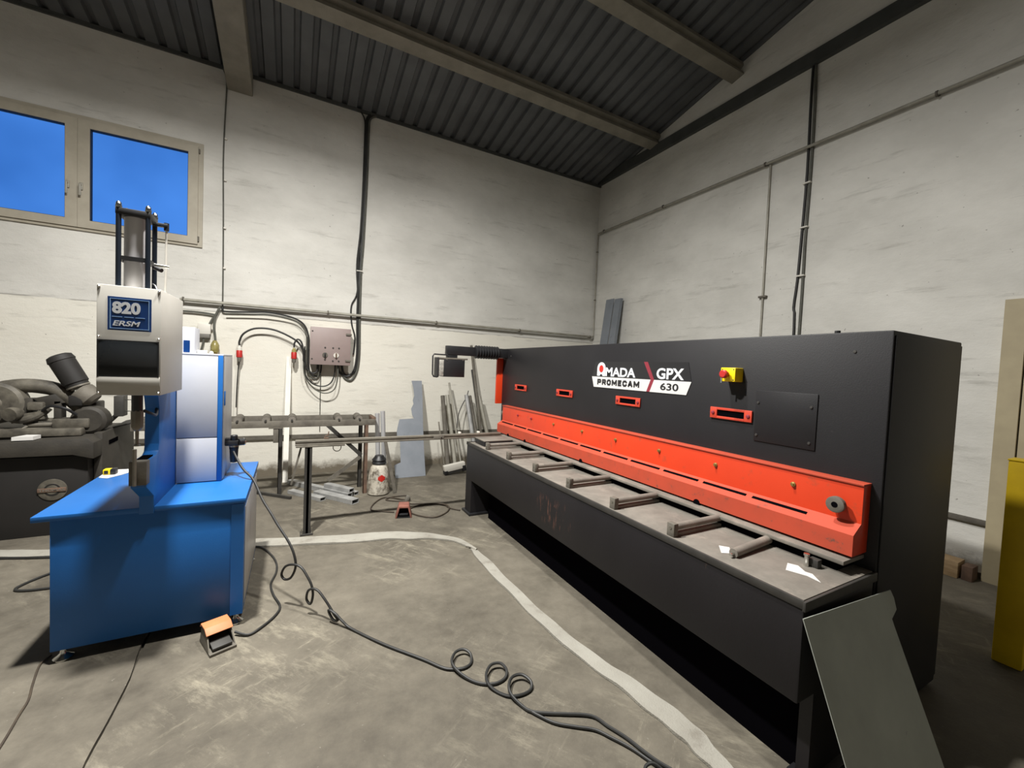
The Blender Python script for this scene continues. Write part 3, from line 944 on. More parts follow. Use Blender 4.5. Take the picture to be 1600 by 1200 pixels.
lp_.box(BX - 0.006, BX + 0.006, BY0, BY1, 0.742, 0.776, 0.003)
lp_.box(BX - 0.006, SX, BY0 - 0.008, BY0 + 0.004, 0.735, 0.774, 0.003)
obj('tray_edge', lp_, 'darksteel', sh)
ts = G()
ts.box(-2.503, SX, BY0 + 0.045, BY1, 0.815, 0.833, 0.002)
tbl = obj('table_strip', ts, 'dusty', sh)
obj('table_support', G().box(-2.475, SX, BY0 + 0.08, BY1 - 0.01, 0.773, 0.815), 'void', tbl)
et = obj('end_table', G().box(-2.835, -2.505, -1.83, -1.595, 0.773, 0.824, 0.002), 'black', sh)
obj('end_table_plate', G().box(-2.838, -2.503, -1.833, -1.592, 0.824, 0.834, 0.002), 'dusty', et)
# orange guard
gy0, gy1 = -4.858, -1.335
prof_ = [(-2.318, 1.153), (-2.385, 1.153), (-2.385, 0.979), (-2.447, 0.938), (-2.447, 0.845), (-2.318, 0.845)]
gd = obj('blade_guard', G().prism([(x, gy0, z) for x, z in prof_], (0, gy1 - gy0, 0), 0.003), 'orange', sh)
obj('guard_cap', G().box(-2.392, -2.318, gy0 - 0.002, gy1 + 0.002, 1.149, 1.158, 0.002), 'orange_dusty', gd)
lg2 = G()
lg2.prism([(-2.3855, gy0 + 0.001, 0.981), (-2.449, gy0 + 0.001, 0.939), (-2.449, gy0 + 0.001, 0.846), (-2.445, gy0 + 0.001, 0.846), (-2.445, gy0 + 0.001, 0.937), (-2.3855, gy0 + 0.001, 0.976)], (0, gy1 - gy0 - 0.002, 0))
lw = obj('guard_skirt', lg2, 'orange_dusty', gd)
slots = 11
y_ = gy1 - 0.05
step = (gy1 - gy0 - 0.22) / slots
for i in range(slots):
    ya_ = y_ - i * step
    yb_ = ya_ - step + 0.035
    a = Vector((-2.404, ya_, 0.9705))
    b = Vector((-2.417, ya_, 0.9617))
    nrm = Vector((-0.042, 0, 0.062)).normalized()
    q_ = G().prism([a - nrm * 0.004, b - nrm * 0.004, b + nrm * 0.0012, a + nrm * 0.0012], (0, yb_ - ya_, 0))
    obj('slot', q_, 'void', lw)
for i, y in enumerate((-1.72, -2.01, -2.43, -2.87, -3.29, -3.72, -4.145, -4.573)):
    obj('bolt', G().lathe((-2.385, y, 1.083), (-1, 0, 0), [(0, 0.012), (0.006, 0.012), (0.008, 0.007), (0.015, 0.007)], 10), 'brass' if i > 1 else 'maroon', gd)
kb = obj('end_knob', G().lathe((-2.385, -4.775, 1.050), (-1, 0, 0), [(0, 0.022), (0.03, 0.022), (0.032, 0.036), (0.052, 0.036), (0.055, 0.030)], 20), 'oldgrey', gd)
obj('knob_socket', G().cyl((-2.441, -4.775, 1.050), (-2.4335, -4.775, 1.050), 0.013, n=12), 'void', kb)
obj('end_knob', G().lathe((-2.36, gy1 + 0.002, 1.06), (0, 1, 0), [(0, 0.02), (0.02, 0.02), (0.022, 0.03), (0.038, 0.028)], 14), 'oldgrey', gd)
for y in (-1.62, -2.0, -2.95, -4.08):
    obj('guard_notch', G().cyl((-2.452, y, 0.842), (-2.44, y, 0.842), 0.022, n=14), 'void', gd)
obj('end_flange', G().box(-2.395, -2.05, SY1 - 0.001, SY1 + 0.03, 1.16, 1.72, 0.003), 'orange', sh)
# windows in the front
for y in (-1.64, -2.493, -3.333, -4.176):
    fr = G()
    x0_, x1_ = SX - 0.012, SX - 0.001
    w_, h_ = 0.130, 0.033
    zc = 1.386
    fr.box(x0_, x1_, y - w_, y - w_ + 0.045, zc - h_, zc + h_, 0.002)
    fr.box(x0_, x1_, y + w_ - 0.045, y + w_, zc - h_, zc + h_, 0.002)
    fr.box(x0_, x1_, y - w_ + 0.045, y + w_ - 0.045, zc - h_, zc - h_ + 0.014, 0.001)
    fr.box(x0_, x1_, y - w_ + 0.045, y + w_ - 0.045, zc + h_ - 0.014, zc + h_, 0.001)
    ff = obj('gauge_window', fr, 'redframe', sh)
    obj('opening', G().box(SX - 0.004, SX + 0.002, y - w_ + 0.044, y + w_ - 0.044, zc - h_ + 0.012, zc + h_ - 0.012), 'void', ff)
    for s in (-1, 1):
        obj('screw', G().lathe((x0_, y + s * (w_ - 0.02), zc), (-1, 0, 0), [(0, 0.011), (0.006, 0.010), (0.008, 0.004)], 8), 'maroon', ff)
# access panel
ap = obj('access_panel', G().box(SX - 0.006, SX - 0.0005, -4.626, -4.320, 1.257, 1.537, 0.002), 'shear', sh)
for y in (-4.60, -4.335):
    for z in (1.29, 1.47):
        obj('screw', G().lathe((SX - 0.006, y, z), (-1, 0, 0), [(0, 0.008), (0.005, 0.006)], 8), 'darksteel', ap)
# emergency stop
es = obj('stop_box', G().box(SX - 0.075, SX, -4.235, -4.145, 1.578, 1.658, 0.004), 'yellow', sh)
obj('stop_button', G().lathe((SX - 0.075, -4.185, 1.620), (-1, 0, 0), [(0, 0.015), (0.02, 0.015), (0.022, 0.024), (0.036, 0.024), (0.042, 0.018)], 18), 'redknob', es)
obj('stop_key', G().box(SX - 0.10, SX - 0.095, -4.172, -4.164, 1.570, 1.60), 'chrome', es)
for y in (-4.225, -4.155):
    for z in (1.588, 1.648):
        obj('screw', G().lathe((SX - 0.075, y, z), (-1, 0, 0), [(0, 0.004), (0.002, 0.003)], 6), 'darksteel', es)
# nameplate: x faces the bench, lettering runs towards the near end
YD = (0, -1, 0)
nx = SX - 0.003
np_ = obj('nameplate', G().prism([(SX, -2.925, 1.690), (SX, -3.862, 1.690), (SX, -3.893, 1.560), (SX, -2.888, 1.560)], (-0.003, 0, 0)), 'plateblack', sh)
obj('white_field', G().prism([(nx, -2.888, 1.562), (nx, -3.548, 1.562), (nx, -3.512, 1.474), (nx, -2.917, 1.474)], (-0.0015, 0, 0)), 'platewhite', np_)
obj('white_field', G().prism([(nx, -3.580, 1.562), (nx, -3.893, 1.562), (nx, -3.858, 1.474), (nx, -3.543, 1.474)], (-0.0015, 0, 0)), 'platewhite', np_)
obj('stripe', G().prism([(nx, -3.475, 1.690), (nx, -3.512, 1.690), (nx, -3.580, 1.562), (nx, -3.543, 1.474), (nx, -3.512, 1.474), (nx, -3.548, 1.562)], (-0.0012, 0, 0)), 'maroon', np_)
# the arch letter with a red dot
arch = []
ca, ra = -3.005, 0.052
for i in range(13):
    t = math.pi * i / 12
    arch.append((nx, ca + ra * math.cos(t), 1.632 + 0.052 * math.sin(t)))
arch += [(nx, ca - ra, 1.569), (nx, ca - ra + 0.034, 1.569), (nx, ca - 0.010, 1.584), (nx, ca + 0.010, 1.584), (nx, ca + ra - 0.034, 1.569), (nx, ca + ra, 1.569)]
la = obj('logo_arch', G().prism(arch, (-0.0015, 0, 0)), 'lettering', np_)
obj('logo_dot', G().prism([(nx - 0.0015, ca + 0.026 * math.cos(2 * math.pi * i / 18), 1.630 + 0.030 * math.sin(2 * math.pi * i / 18)) for i in range(18)], (-0.0012, 0, 0)), 'reddot', la)
obj('lettering', text_geo('MADA', (nx, -3.060, 1.570), YD, 0.335, Z_, 0.072, 0.0015, 0.03), 'lettering', np_)
obj('lettering', text_geo('GPX', (nx, -3.600, 1.570), YD, 0.232, Z_, 0.078, 0.0015, 0.028), 'lettering', np_)
obj('lettering', block_text('PROMECAM', (nx - 0.0015, -2.962, 1.495), YD, 0.48, Z_, 0.049, 0.0012, 0.0150), 'plateblack', np_)
obj('lettering', text_geo('630', (nx - 0.0015, -3.640, 1.494), YD, 0.155, Z_, 0.050, 0.0012, 0.02), 'plateblack', np_)
# table rollers
for i, y in enumerate((-1.975, -2.431, -2.896, -3.362, -3.819, -4.257)):
    rl = obj('table_roller', G().cyl((-2.842, y, 0.818), (-2.485, y, 0.818), 0.0185, n=16), 'dusty', sh)
    br = G()
    br.box(-2.876, -2.844, y - 0.023, y + 0.023, 0.773, 0.842, 0.003)
    obj('roller_bracket', br, 'oldgrey', rl)
    obj('roller_rail', G().box(-2.842, -2.485, y - 0.014, y + 0.014, 0.7735, 0.789), 'dusty', rl)
    obj('bracket_screw', G().cyl((-2.878, y, 0.818), (-2.872, y, 0.818), 0.008, n=10), 'chrome', rl)
rl = obj('table_roller', G().cyl((-2.792, -4.545, 0.792), (-2.49, -4.528, 0.802), 0.0205, n=16), 'dusty', sh, 'roller lying loose on the tray with a bare axle')
obj('axle', G().cyl((-2.815, -4.546, 0.790), (-2.79, -4.545, 0.791), 0.007, n=10), 'chrome', rl)
# gooseneck of the work lamp
ay, az = -1.235, 1.775
obj('arm', G().box(-3.085, -2.70, ay - 0.035, ay + 0.035, az - 0.052, az + 0.052, 0.005), 'black', sh)
bw = []
n_ = 9
x_ = 0.0
for i in range(n_):
    bw += [(x_, 0.056), (x_ + 0.014, 0.078), (x_ + 0.020, 0.078)]
    x_ += 0.034
bw.append((x_, 0.056))
obj('bellows', G().lathe((-2.735, ay, az), (1, 0, 0), bw, 20), 'black', sh)
obj('arm_root', G().box(-2.45, SX + 0.01, ay - 0.05, ay + 0.05, az - 0.055, az + 0.055, 0.006), 'black', sh)
# flood lamp
wlx, wly, wlz = -3.0, ay, 1.573
lm = obj('flood_lamp', G().box(-3.125, -2.878, ay - 0.07, ay + 0.07, 1.475, 1.682, 0.004), 'black', sh)
obj('lamp_top', G().box(-3.19, -2.845, ay - 0.072, ay + 0.072, 1.672, 1.690, 0.003), 'oldgrey', lm)
obj('lamp_lens', G().box(-3.185, -3.125, ay - 0.066, ay + 0.066, 1.482, 1.672, 0.004), 'lens', lm)
obj('lamp_rim', G().box(-3.195, -3.183, ay - 0.074, ay + 0.074, 1.468, 1.690, 0.003), 'black', lm)
obj('lamp_neck', G().box(-3.075, -2.955, ay - 0.03, ay + 0.03, 1.688, 1.724, 0.003), 'black', lm)
for sx in (-3.095, -2.90):
    obj('lamp_screw', G().lathe((sx, ay - 0.070, 1.665), (0, -1, 0), [(0, 0.009), (0.006, 0.007)], 10), 'chrome', lm)
obj('lamp_guard', G().tube([(-3.19, ay - 0.05, 1.47), (-3.235, ay - 0.05, 1.475), (-3.248, ay - 0.05, 1.50), (-3.250, ay - 0.05, 1.70), (-3.235, ay - 0.05, 1.722), (-3.08, ay - 0.05, 1.720)], 0.008, 8), 'black', lm)
obj('table_clamp', G().box(-2.545, -2.510, -4.775, -4.735, 0.7735, 0.810, 0.003), 'darksteel', sh)
obj('clamp_bolt', G().lathe((-2.558, -4.735, 0.7735), (0, 0, 1), [(0, 0.010), (0.045, 0.008), (0.048, 0.012), (0.056, 0.012)], 8), 'chrome', sh)

# scraps of paper on the tray
g = G().prism([(-2.610, -4.685, 0.7735), (-2.592, -4.72, 0.7735), (-2.625, -4.765, 0.7735), (-2.618, -4.79, 0.7735), (-2.668, -4.845, 0.7735), (-2.66, -4.79, 0.7735), (-2.690, -4.72, 0.7735)], (0, 0, 0.0012))
single('paper_scrap', g, 'paper', 'torn white paper scrap near the corner of the shear tray', 'paper')
g = G().prism([(-2.738, -4.435, 0.7735), (-2.708, -4.47, 0.7735), (-2.765, -4.518, 0.7735), (-2.805, -4.495, 0.7735)], (0, 0, 0.0012))
single('paper_scrap', g, 'paper', 'small pale scrap beside the loose roller on the shear tray', 'paper')

# squaring arm with its post
sq = thing('squaring_arm', 'long steel rail on a dark post reaching out from the shear', 'support arm', (-4.47, -1.555, 0))
ry_ = -1.555
rr = G()
rr.box(-4.575, -2.515, ry_ - 0.022, ry_ + 0.022, 0.848, 0.872, 0.006)
rr.box(-4.575, -2.515, ry_ - 0.012, ry_ + 0.030, 0.838, 0.849)
rr.box(-4.575, -2.515, ry_ - 0.026, ry_ + 0.026, 0.822, 0.839, 0.004)
rail = obj('rail', rr, 'steel', sq)
obj('rail_joint', G().box(-3.30, -3.19, ry_ - 0.030, ry_ + 0.028, 0.826, 0.866, 0.002), 'oldgrey', rail)
obj('joint_bolt', G().cyl((-3.22, ry_ - 0.030, 0.846), (-3.22, ry_ - 0.037, 0.846), 0.008, n=8), 'chrome', rail)
obj('stop', G().box(-3.02, -2.995, ry_ - 0.02, ry_ + 0.02, 0.872, 0.893, 0.003), 'plastic_white', rail)
obj('stop', G().box(-2.80, -2.775, ry_ - 0.02, ry_ + 0.02, 0.872, 0.893, 0.003), 'plastic_white', rail)
hk = G().box(-4.34, -4.30, ry_ + 0.0, ry_ + 0.02, 0.872, 0.885, 0.002)
hk.tube([(-4.33, ry_ + 0.01, 0.88), (-4.325, ry_ + 0.01, 0.90), (-4.305, ry_ + 0.01, 0.905), (-4.30, ry_ + 0.01, 0.94)], 0.005, 6, 3)
obj('hook', hk, 'rust', rail)
obj('head_plate', G().box(-4.57, -4.16, ry_ - 0.035, ry_ + 0.035, 0.806, 0.823, 0.003), 'steel', sq)
obj('hanging_wire', G().tube([(-4.26, ry_, 0.808), (-4.255, ry_, 0.77), (-4.225, ry_, 0.752), (-4.195, ry_, 0.77), (-4.19, ry_, 0.808)], 0.004, 6, 4), 'steel', sq)
po = G()
po.box(-4.495, -4.435, ry_ - 0.03, ry_ - 0.022, 0.012, 0.806)
po.box(-4.495, -4.435, ry_ + 0.022, ry_ + 0.03, 0.012, 0.806)
po.box(-4.475, -4.455, ry_ - 0.03, ry_ + 0.03, 0.012, 0.806)
obj('post', po, 'darksteel', sq)
obj('post_foot', G().box(-4.52, -4.415, ry_ - 0.05, ry_ + 0.05, 0.0, 0.014, 0.002), 'darksteel', sq)
ab = G()
ab.lathe((-4.508, ry_ - 0.036, 0.014), (0, 0, 1), [(0, 0.008), (0.008, 0.008), (0.01, 0.005), (0.05, 0.005)], 8)
ab.lathe((-4.424, ry_ - 0.036, 0.014), (0, 0, 1), [(0, 0.008), (0.008, 0.008), (0.01, 0.005), (0.05, 0.005)], 8)
obj('anchor_bolt', ab, 'steel', sq)

# sheet leaning on the near end of the bench
def lean_r(x, z):
    return (x, -4.912 - 0.075 - 0.265 * (0.74 - z) / 0.74 + 0.07, z)
pts = [(-2.948, 0.735), (-2.270, 0.700), (-2.262, 0.670), (-2.272, 0.628), (-2.335, 0.606), (-2.335, 0.58), (-2.30, 0.0), (-2.927, 0.0)]
g = G().prism([lean_r(a, b) for a, b in pts], (0, -0.003, 0))
single('metal_sheet', g, 'sheet_right', 'dull grey metal sheet leaning on the near end of the shear bench', 'metal sheet')

# ================================================================== ALONG THE WINDOW WALL
YW = YA - 0.012


def clip_row(parent, pts, m='plastic_white'):
    for p in pts:
        g = G().box(p[0] - 0.012, p[0] + 0.014, p[1] - 0.016, p[1] + 0.012, p[2] - 0.010, p[2] + 0.010, 0.003)
        obj('cable_clip', g, m, parent)


# conduit pipe on the window wall, turning up in the corner
cp = thing('conduit_pipe', 'pale conduit pipe running along the window wall above the switch box', 'pipe', (-2.6, 0.63, 2.25))
obj('pipe', G().tube([(-5.83, 0.616, 2.262), (0.485, 0.616, 2.275)], 0.020, 12), 'pipe', cp)
obj('riser', G().tube([(0.485, 0.616, 2.275), (0.512, 0.632, 2.285), (0.520, 0.640, 2.32), (0.522, 0.645, 4.24)], 0.013, 10), 'pipe', cp)
for x in (-5.80, -4.192, -2.629, -1.128, 0.42):
    g = G()
    g.cyl((x - 0.008, 0.616, 2.268), (x + 0.008, 0.616, 2.268), 0.029, n=14)
    g.box(x - 0.007, x + 0.007, 0.63, YA - 0.002, 2.258, 2.280)
    obj('pipe_clamp', g, 'oldgrey', cp)
for z in (2.98, 3.9):
    obj('pipe_clamp', G().cyl((0.522, 0.645, z), (0.522, 0.645, z + 0.016), 0.021, n=12), 'oldgrey', cp)

# low rail along the foot of the window wall
g = G().beam((-6.4, 0.662, 0.545), (0.30, 0.662, 0.498), 0.030, 0.05)
single('wall_rail', g, 'oldgrey', 'thin grey rail low along the window wall behind the roller conveyor', 'rail')

# thin cable down the wall by the window
tc_ = thing('wall_cable', 'single thin dark cable dropping from the rafter beside the window', 'cable', (-5.42, 0.67, 2.2))
obj('cable', G().tube([(-5.44, YW - 0.005, 5.14), (-5.405, YW, 5.0), (-5.415, YW, 4.6), (-5.428, YW, 4.05), (-5.418, YW, 3.3), (-5.412, YW, 2.55), (-5.412, YW, 2.19)], 0.008, 8, 4), 'cable_grey', tc_)
clip_row(tc_, [(-5.405, YW, 4.31), (-5.405, YW, 3.80), (-5.402, YW, 3.21), (-5.400, YW, 2.71)])

# heavy cable bundle above the switch box
cbn = thing('cable_bundle', 'thick bundle of dark cables hanging from the roof edge to the switch box', 'cables', (-3.78, 0.66, 1.3))
bps = [[(-3.66, 5.15), (-3.725, 5.07), (-3.735, 4.9), (-3.735, 4.24), (-3.765, 3.32), (-3.79, 2.6), (-3.785, 2.2), (-3.775, 1.75), (-3.80, 1.50), (-3.88, 1.40), (-3.96, 1.42), (-3.99, 1.54)],
       [(-3.70, 5.15), (-3.745, 5.08), (-3.755, 4.9), (-3.755, 4.24), (-3.785, 3.50), (-3.822, 3.0), (-3.80, 2.6), (-3.800, 2.2), (-3.790, 1.72), (-3.83, 1.46), (-3.92, 1.38), (-4.02, 1.44), (-4.04, 1.54)],
       [(-3.62, 5.155), (-3.70, 5.09), (-3.715, 4.9), (-3.720, 4.24), (-3.745, 3.32), (-3.765, 2.9), (-3.765, 2.2), (-3.758, 1.72), (-3.785, 1.46), (-3.86, 1.33), (-3.95, 1.36), (-3.98, 1.45)],
       [(-3.83, 5.15), (-3.775, 5.05), (-3.768, 4.8), (-3.775, 4.0), (-3.80, 3.2), (-3.81, 2.62), (-3.885, 2.40), (-3.875, 2.15), (-3.825, 1.95), (-3.84, 1.70)]]
rads = [0.016, 0.015, 0.016, 0.010]
for k, (bp_, r_) in enumerate(zip(bps, rads)):
    obj('cable', G().tube([(x, YA - 0.0175 - (k % 2) * 0.006, z) for x, z in bp_], r_, 8, 5), 'cable' if k != 2 else 'cable_grey', cbn)
obj('cable_tie', G().box(-3.83, -3.745, YA - 0.042, YA - 0.003, 2.905, 2.918), 'plastic_white', cbn)

# switch box
sw = thing('switch_box', 'mauve-grey electrical switch box with two rotary knobs on the wall', 'switch box', (-4.155, 0.58, 1.54))
obj('box', G().box(-4.405, -3.905, 0.50, YA, 1.545, 2.045, 0.004), 'mauve', sw)
dd = obj('door', G().box(-4.41, -3.90, 0.480, 0.50, 1.540, 2.050, 0.003), 'mauve', sw)
for x in (-4.385,):
    for z in (1.615, 1.99):
        obj('hinge_screw', G().lathe((x, 0.480, z), (0, -1, 0), [(0, 0.011), (0.006, 0.008)], 10), 'darksteel', dd)
for z in (1.605, 1.972):
    obj('catch', G().box(-3.965, -3.890, 0.462, 0.482, z - 0.014, z + 0.014, 0.004), 'oldgrey', dd)
for x, m in ((-4.225, 'black'), (-4.085, 'plastic_white')):
    k = obj('rotary_knob', G().cyl((x, 0.480, 1.675), (x, 0.468, 1.675), 0.034, n=18), 'oldgrey' if m == 'black' else m, dd)
    obj('knob_grip', G().box(x - 0.009, x + 0.009, 0.448, 0.469, 1.640, 1.705, 0.003), 'black' if m == 'black' else 'rust', k)
for x, z in ((-4.225, 1.775), (-4.125, 1.775), (-4.050, 1.775), (-4.225, 1.61), (-4.125, 1.595), (-4.050, 1.595)):
    obj('indicator', G().lathe((x, 0.480, z), (0, -1, 0), [(0, 0.012), (0.008, 0.010)], 10), 'darksteel', dd)


def wall_cable(name, pts, r, m, label, y=0.64, sm=6):
    return single(name, G().tube([(p[0], p[2] if len(p) > 2 else y, p[1]) for p in pts], r, 8, sm), m, label, 'cable')


wall_cable('supply_cable', [(-5.412, 2.215, 0.655), (-5.405, 2.175), (-5.36, 2.165), (-5.10, 2.185), (-4.907, 2.200), (-4.65, 2.165), (-4.50, 2.09), (-4.435, 1.95), (-4.428, 1.75), (-4.425, 1.55), (-4.40, 1.43), (-4.32, 1.37), (-4.27, 1.42), (-4.26, 1.54)], 0.012, 'cable',
           'black cable arching from the thin wall cable to the switch box')
wall_cable('loop_cable', [(-5.37, 2.135), (-5.10, 2.155), (-4.88, 2.160), (-4.62, 2.125), (-4.50, 2.03), (-4.452, 1.90), (-4.450, 1.6), (-4.44, 1.45), (-4.36, 1.34), (-4.30, 1.37), (-4.29, 1.54)], 0.009, 'cable_grey',
           'grey cable just below the arching black cable left of the switch box', 0.605)
wall_cable('hanging_loop', [(-4.47, 1.78), (-4.475, 1.55), (-4.45, 1.38), (-4.36, 1.27), (-4.24, 1.235), (-4.14, 1.28), (-4.09, 1.40), (-4.082, 1.54)], 0.009, 'cable',
           'dark cable hanging in a small loop under the switch box', 0.612)
wall_cable('hanging_loop', [(-4.485, 1.70), (-4.47, 1.40), (-4.36, 1.22), (-4.22, 1.145), (-4.10, 1.19), (-4.055, 1.33), (-4.05, 1.54)], 0.008, 'cable_grey',
           'lowest grey cable loop hanging under the switch box', 0.545)
wall_cable('earth_wire', [(-4.262, 1.40), (-4.262, 1.1), (-4.258, 0.60)], 0.005, 'cable_grey', 'thin wire dropping straight down below the switch box', 0.665)


def plug(name, x, z, y, label, top, mid, tail):
    t = thing(name, label, 'plug', (x, y, z))
    obj('body', G().lathe((x, y, z + 0.055), (0, 0, 1), [(0, 0.028), (0.005, 0.034), (0.085, 0.034), (0.092, 0.030)], 14), mid, t)
    obj('cap', G().lathe((x, y, z + 0.147), (0, 0, 1), [(0, 0.030), (0.03, 0.028), (0.045, 0.016), (0.06, 0.013)], 14), top, t)
    obj('gland', G().lathe((x, y, z), (0, 0, 1), [(0, 0.016), (0.02, 0.024), (0.055, 0.027)], 14), tail, t)
    return t


p1 = plug('power_plug', -5.215, 1.535, 0.57, 'red power plug hanging beside the press cabinet', 'plastic_white', 'redknob', 'plastic_grey')
p2 = plug('power_plug', -4.600, 1.545, 0.535, 'red and cream power plug hanging free left of the switch box', 'plug_yellow', 'redknob', 'plastic_grey')
wall_cable('plug_cable', [(-5.215, 1.745), (-5.215, 1.80), (-5.17, 1.90), (-5.04, 1.975), (-4.83, 1.97), (-4.60, 1.865), (-4.51, 1.76), (-4.475, 1.62), (-4.452, 1.50), (-4.38, 1.42), (-4.32, 1.44), (-4.31, 1.54)], 0.012, 'cable',
           'black cable arching from the press plug to the switch box', 0.57)
wall_cable('plug_cable', [(-4.600, 1.755), (-4.598, 1.81), (-4.565, 1.865), (-4.52, 1.84), (-4.492, 1.74), (-4.485, 1.58)], 0.011, 'cable',
           'short black cable holding the free red plug', 0.535)
wall_cable('plug_tail', [(-5.215, 1.54), (-5.225, 1.42), (-5.235, 1.2), (-5.24, 0.95)], 0.007, 'cable', 'thin black cable hanging below the red plug beside the press', 0.57)

# socket and clear plug behind the press cabinet
sk = thing('wall_socket', 'white surface socket on the wall behind the press cabinet', 'socket', (-5.59, 0.66, 1.80))
obj('cover', G().box(-5.655, -5.525, 0.615, YA, 1.862, 1.990, 0.006), 'plastic_white', sk)
obj('outlet', G().box(-5.648, -5.532, 0.605, YA, 1.815, 1.860, 0.004), 'plastic_grey', sk)
obj('side_screw', G().cyl((-5.672, 0.65, 1.92), (-5.508, 0.65, 1.92), 0.012, n=10), 'plastic_grey', sk)
wall_cable('socket_cable', [(-6.1, 2.12), (-5.70, 2.13), (-5.50, 2.115), (-5.485, 2.09), (-5.51, 2.06), (-5.54, 1.99)], 0.012, 'cable_grey', 'grey cable curving down into the white wall socket', 0.645)
wall_cable('socket_lead', [(-5.595, 1.815), (-5.60, 1.75), (-5.62, 1.66)], 0.011, 'cable_grey', 'short lead dropping from the white wall socket', 0.63)
cpg = thing('clear_plug', 'translucent yellow plug hanging on a cable behind the press cabinet', 'plug', (-5.475, 0.6, 1.63))
obj('body', G().lathe((-5.475, 0.6, 1.64), (0, 0, 1), [(0, 0.040), (0.02, 0.046), (0.09, 0.046), (0.12, 0.034), (0.15, 0.018)], 12), 'plug_yellow', cpg)
obj('pins', G().cyl((-5.475, 0.6, 1.600), (-5.475, 0.6, 1.64), 0.028, n=12), 'brass', cpg)
wall_cable('clear_plug_cable', [(-5.43, 2.22), (-5.45, 2.17), (-5.482, 2.08), (-5.49, 1.96), (-5.478, 1.85), (-5.475, 1.79)], 0.013, 'cable_grey', 'grey cable dropping to the translucent yellow plug', 0.62)

# white board leaning on the wall behind the conveyor
g = G()
g.prism([(-4.700, 0.30, 0.0), (-4.640, 0.30, 0.0), (-4.628, 0.655, 1.630), (-4.688, 0.655, 1.630)], (0, 0.018, 0))
single('white_board', g, 'plank', 'narrow white board leaning on the wall behind the roller conveyor', 'board')

# roller conveyor
cv = thing('roller_conveyor', 'old grey roller conveyor standing under the switch box', 'conveyor', (-4.8, -0.34, 0))
for y0, y1, zt in ((-0.505, -0.465, 0.905), (-0.215, -0.175, 0.930)):
    g = G()
    g.box(-5.98, -3.70, y0, y1, 0.835, zt, 0.002)
    obj('rail', g, 'oldgrey', cv)
for x in (-5.68, -5.40, -5.12, -4.86, -4.605, -4.115, -3.885):
    r = obj('roller', G().cyl((x, -0.462, 0.915), (x, -0.218, 0.915), 0.044, n=20), 'oldgrey', cv)
    obj('roller_axle', G().cyl((x, -0.515, 0.908), (x, -0.462, 0.910), 0.011, n=10), 'darksteel', r)
    obj('roller_cap', G().cyl((x, -0.4645, 0.915), (x, -0.4615, 0.915), 0.036, n=16), 'dusty', r)
for x, y, m in ((-3.805, -0.485, 'rust'), (-3.83, -0.195, 'darksteel'), (-4.72, -0.195, 'darksteel'), (-5.85, -0.485, 'oldgrey'), (-5.85, -0.195, 'oldgrey')):
    g = G()
    g.box(x - 0.022, x + 0.022, y - 0.022, y - 0.015, 0.0, 0.84)
    g.box(x - 0.022, x - 0.015, y - 0.022, y + 0.022, 0.0, 0.84)
    obj('leg', g, m, cv)
obj('hanger', G().box(-4.785, -4.735, -0.50, -0.46, 0.665, 0.838, 0.002), 'oldgrey', cv)
obj('hanger_plate', G().box(-4.83, -4.70, -0.505, -0.455, 0.822, 0.836), 'oldgrey', cv)
obj('brace', G().beam((-4.24, -0.30, 0.835), (-3.83, -0.30, 0.43), 0.02, 0.045), 'darksteel', cv)
obj('brace', G().beam((-4.20, -0.26, 0.13), (-3.84, -0.30, 0.41), 0.02, 0.045), 'oldgrey', cv)
obj('brace', G().beam((-4.60, -0.20, 0.10), (-4.49, -0.20, 0.60), 0.02, 0.04), 'oldgrey', cv)
obj('end_stop', G().box(-3.735, -3.69, -0.46, -0.215, 0.84, 0.925, 0.003), 'rust', cv)

# loose square tubes on the floor
D_ = Vector((0.6, -0.8, 0))
tubes = [((-3.955, -0.86), 0.62, 0.10, 0.05, 0.0, 'wide galvanised box tube on the floor, nearest the shear pedal'),
         ((-3.985, -0.625), 1.05, 0.07, 0.055, 0.0, 'longest galvanised box tube in the floor pile'),
         ((-3.965, -0.60), 0.42, 0.075, 0.045, 0.056, 'short pale box tube lying on top of the floor pile'),
         ((-3.905, -0.545), 0.40, 0.07, 0.04, 0.0, 'short box tube at the right of the floor pile, by the white tank'),
         ((-4.275, -0.635), 0.55, 0.075, 0.04, 0.0, 'flat box tube on the floor just behind the dark post')]
for (ex, ey), ln, w_, h_, z0, lab in tubes:
    e = Vector((ex, ey, z0 + h_ / 2 + 0.001))
    single('box_tube', G().recttube(e - D_ * ln, e, w_, h_, 0.004), 'tube', lab, 'tube', 'box tubes under the conveyor')
g = G().beam((-5.08, 0.02, 0.016), (-4.60, -0.45, 0.016), 0.03, 0.03)
single('angle_bar', g, 'darksteel', 'dark steel bar lying on the floor left of the box tubes', 'bar')

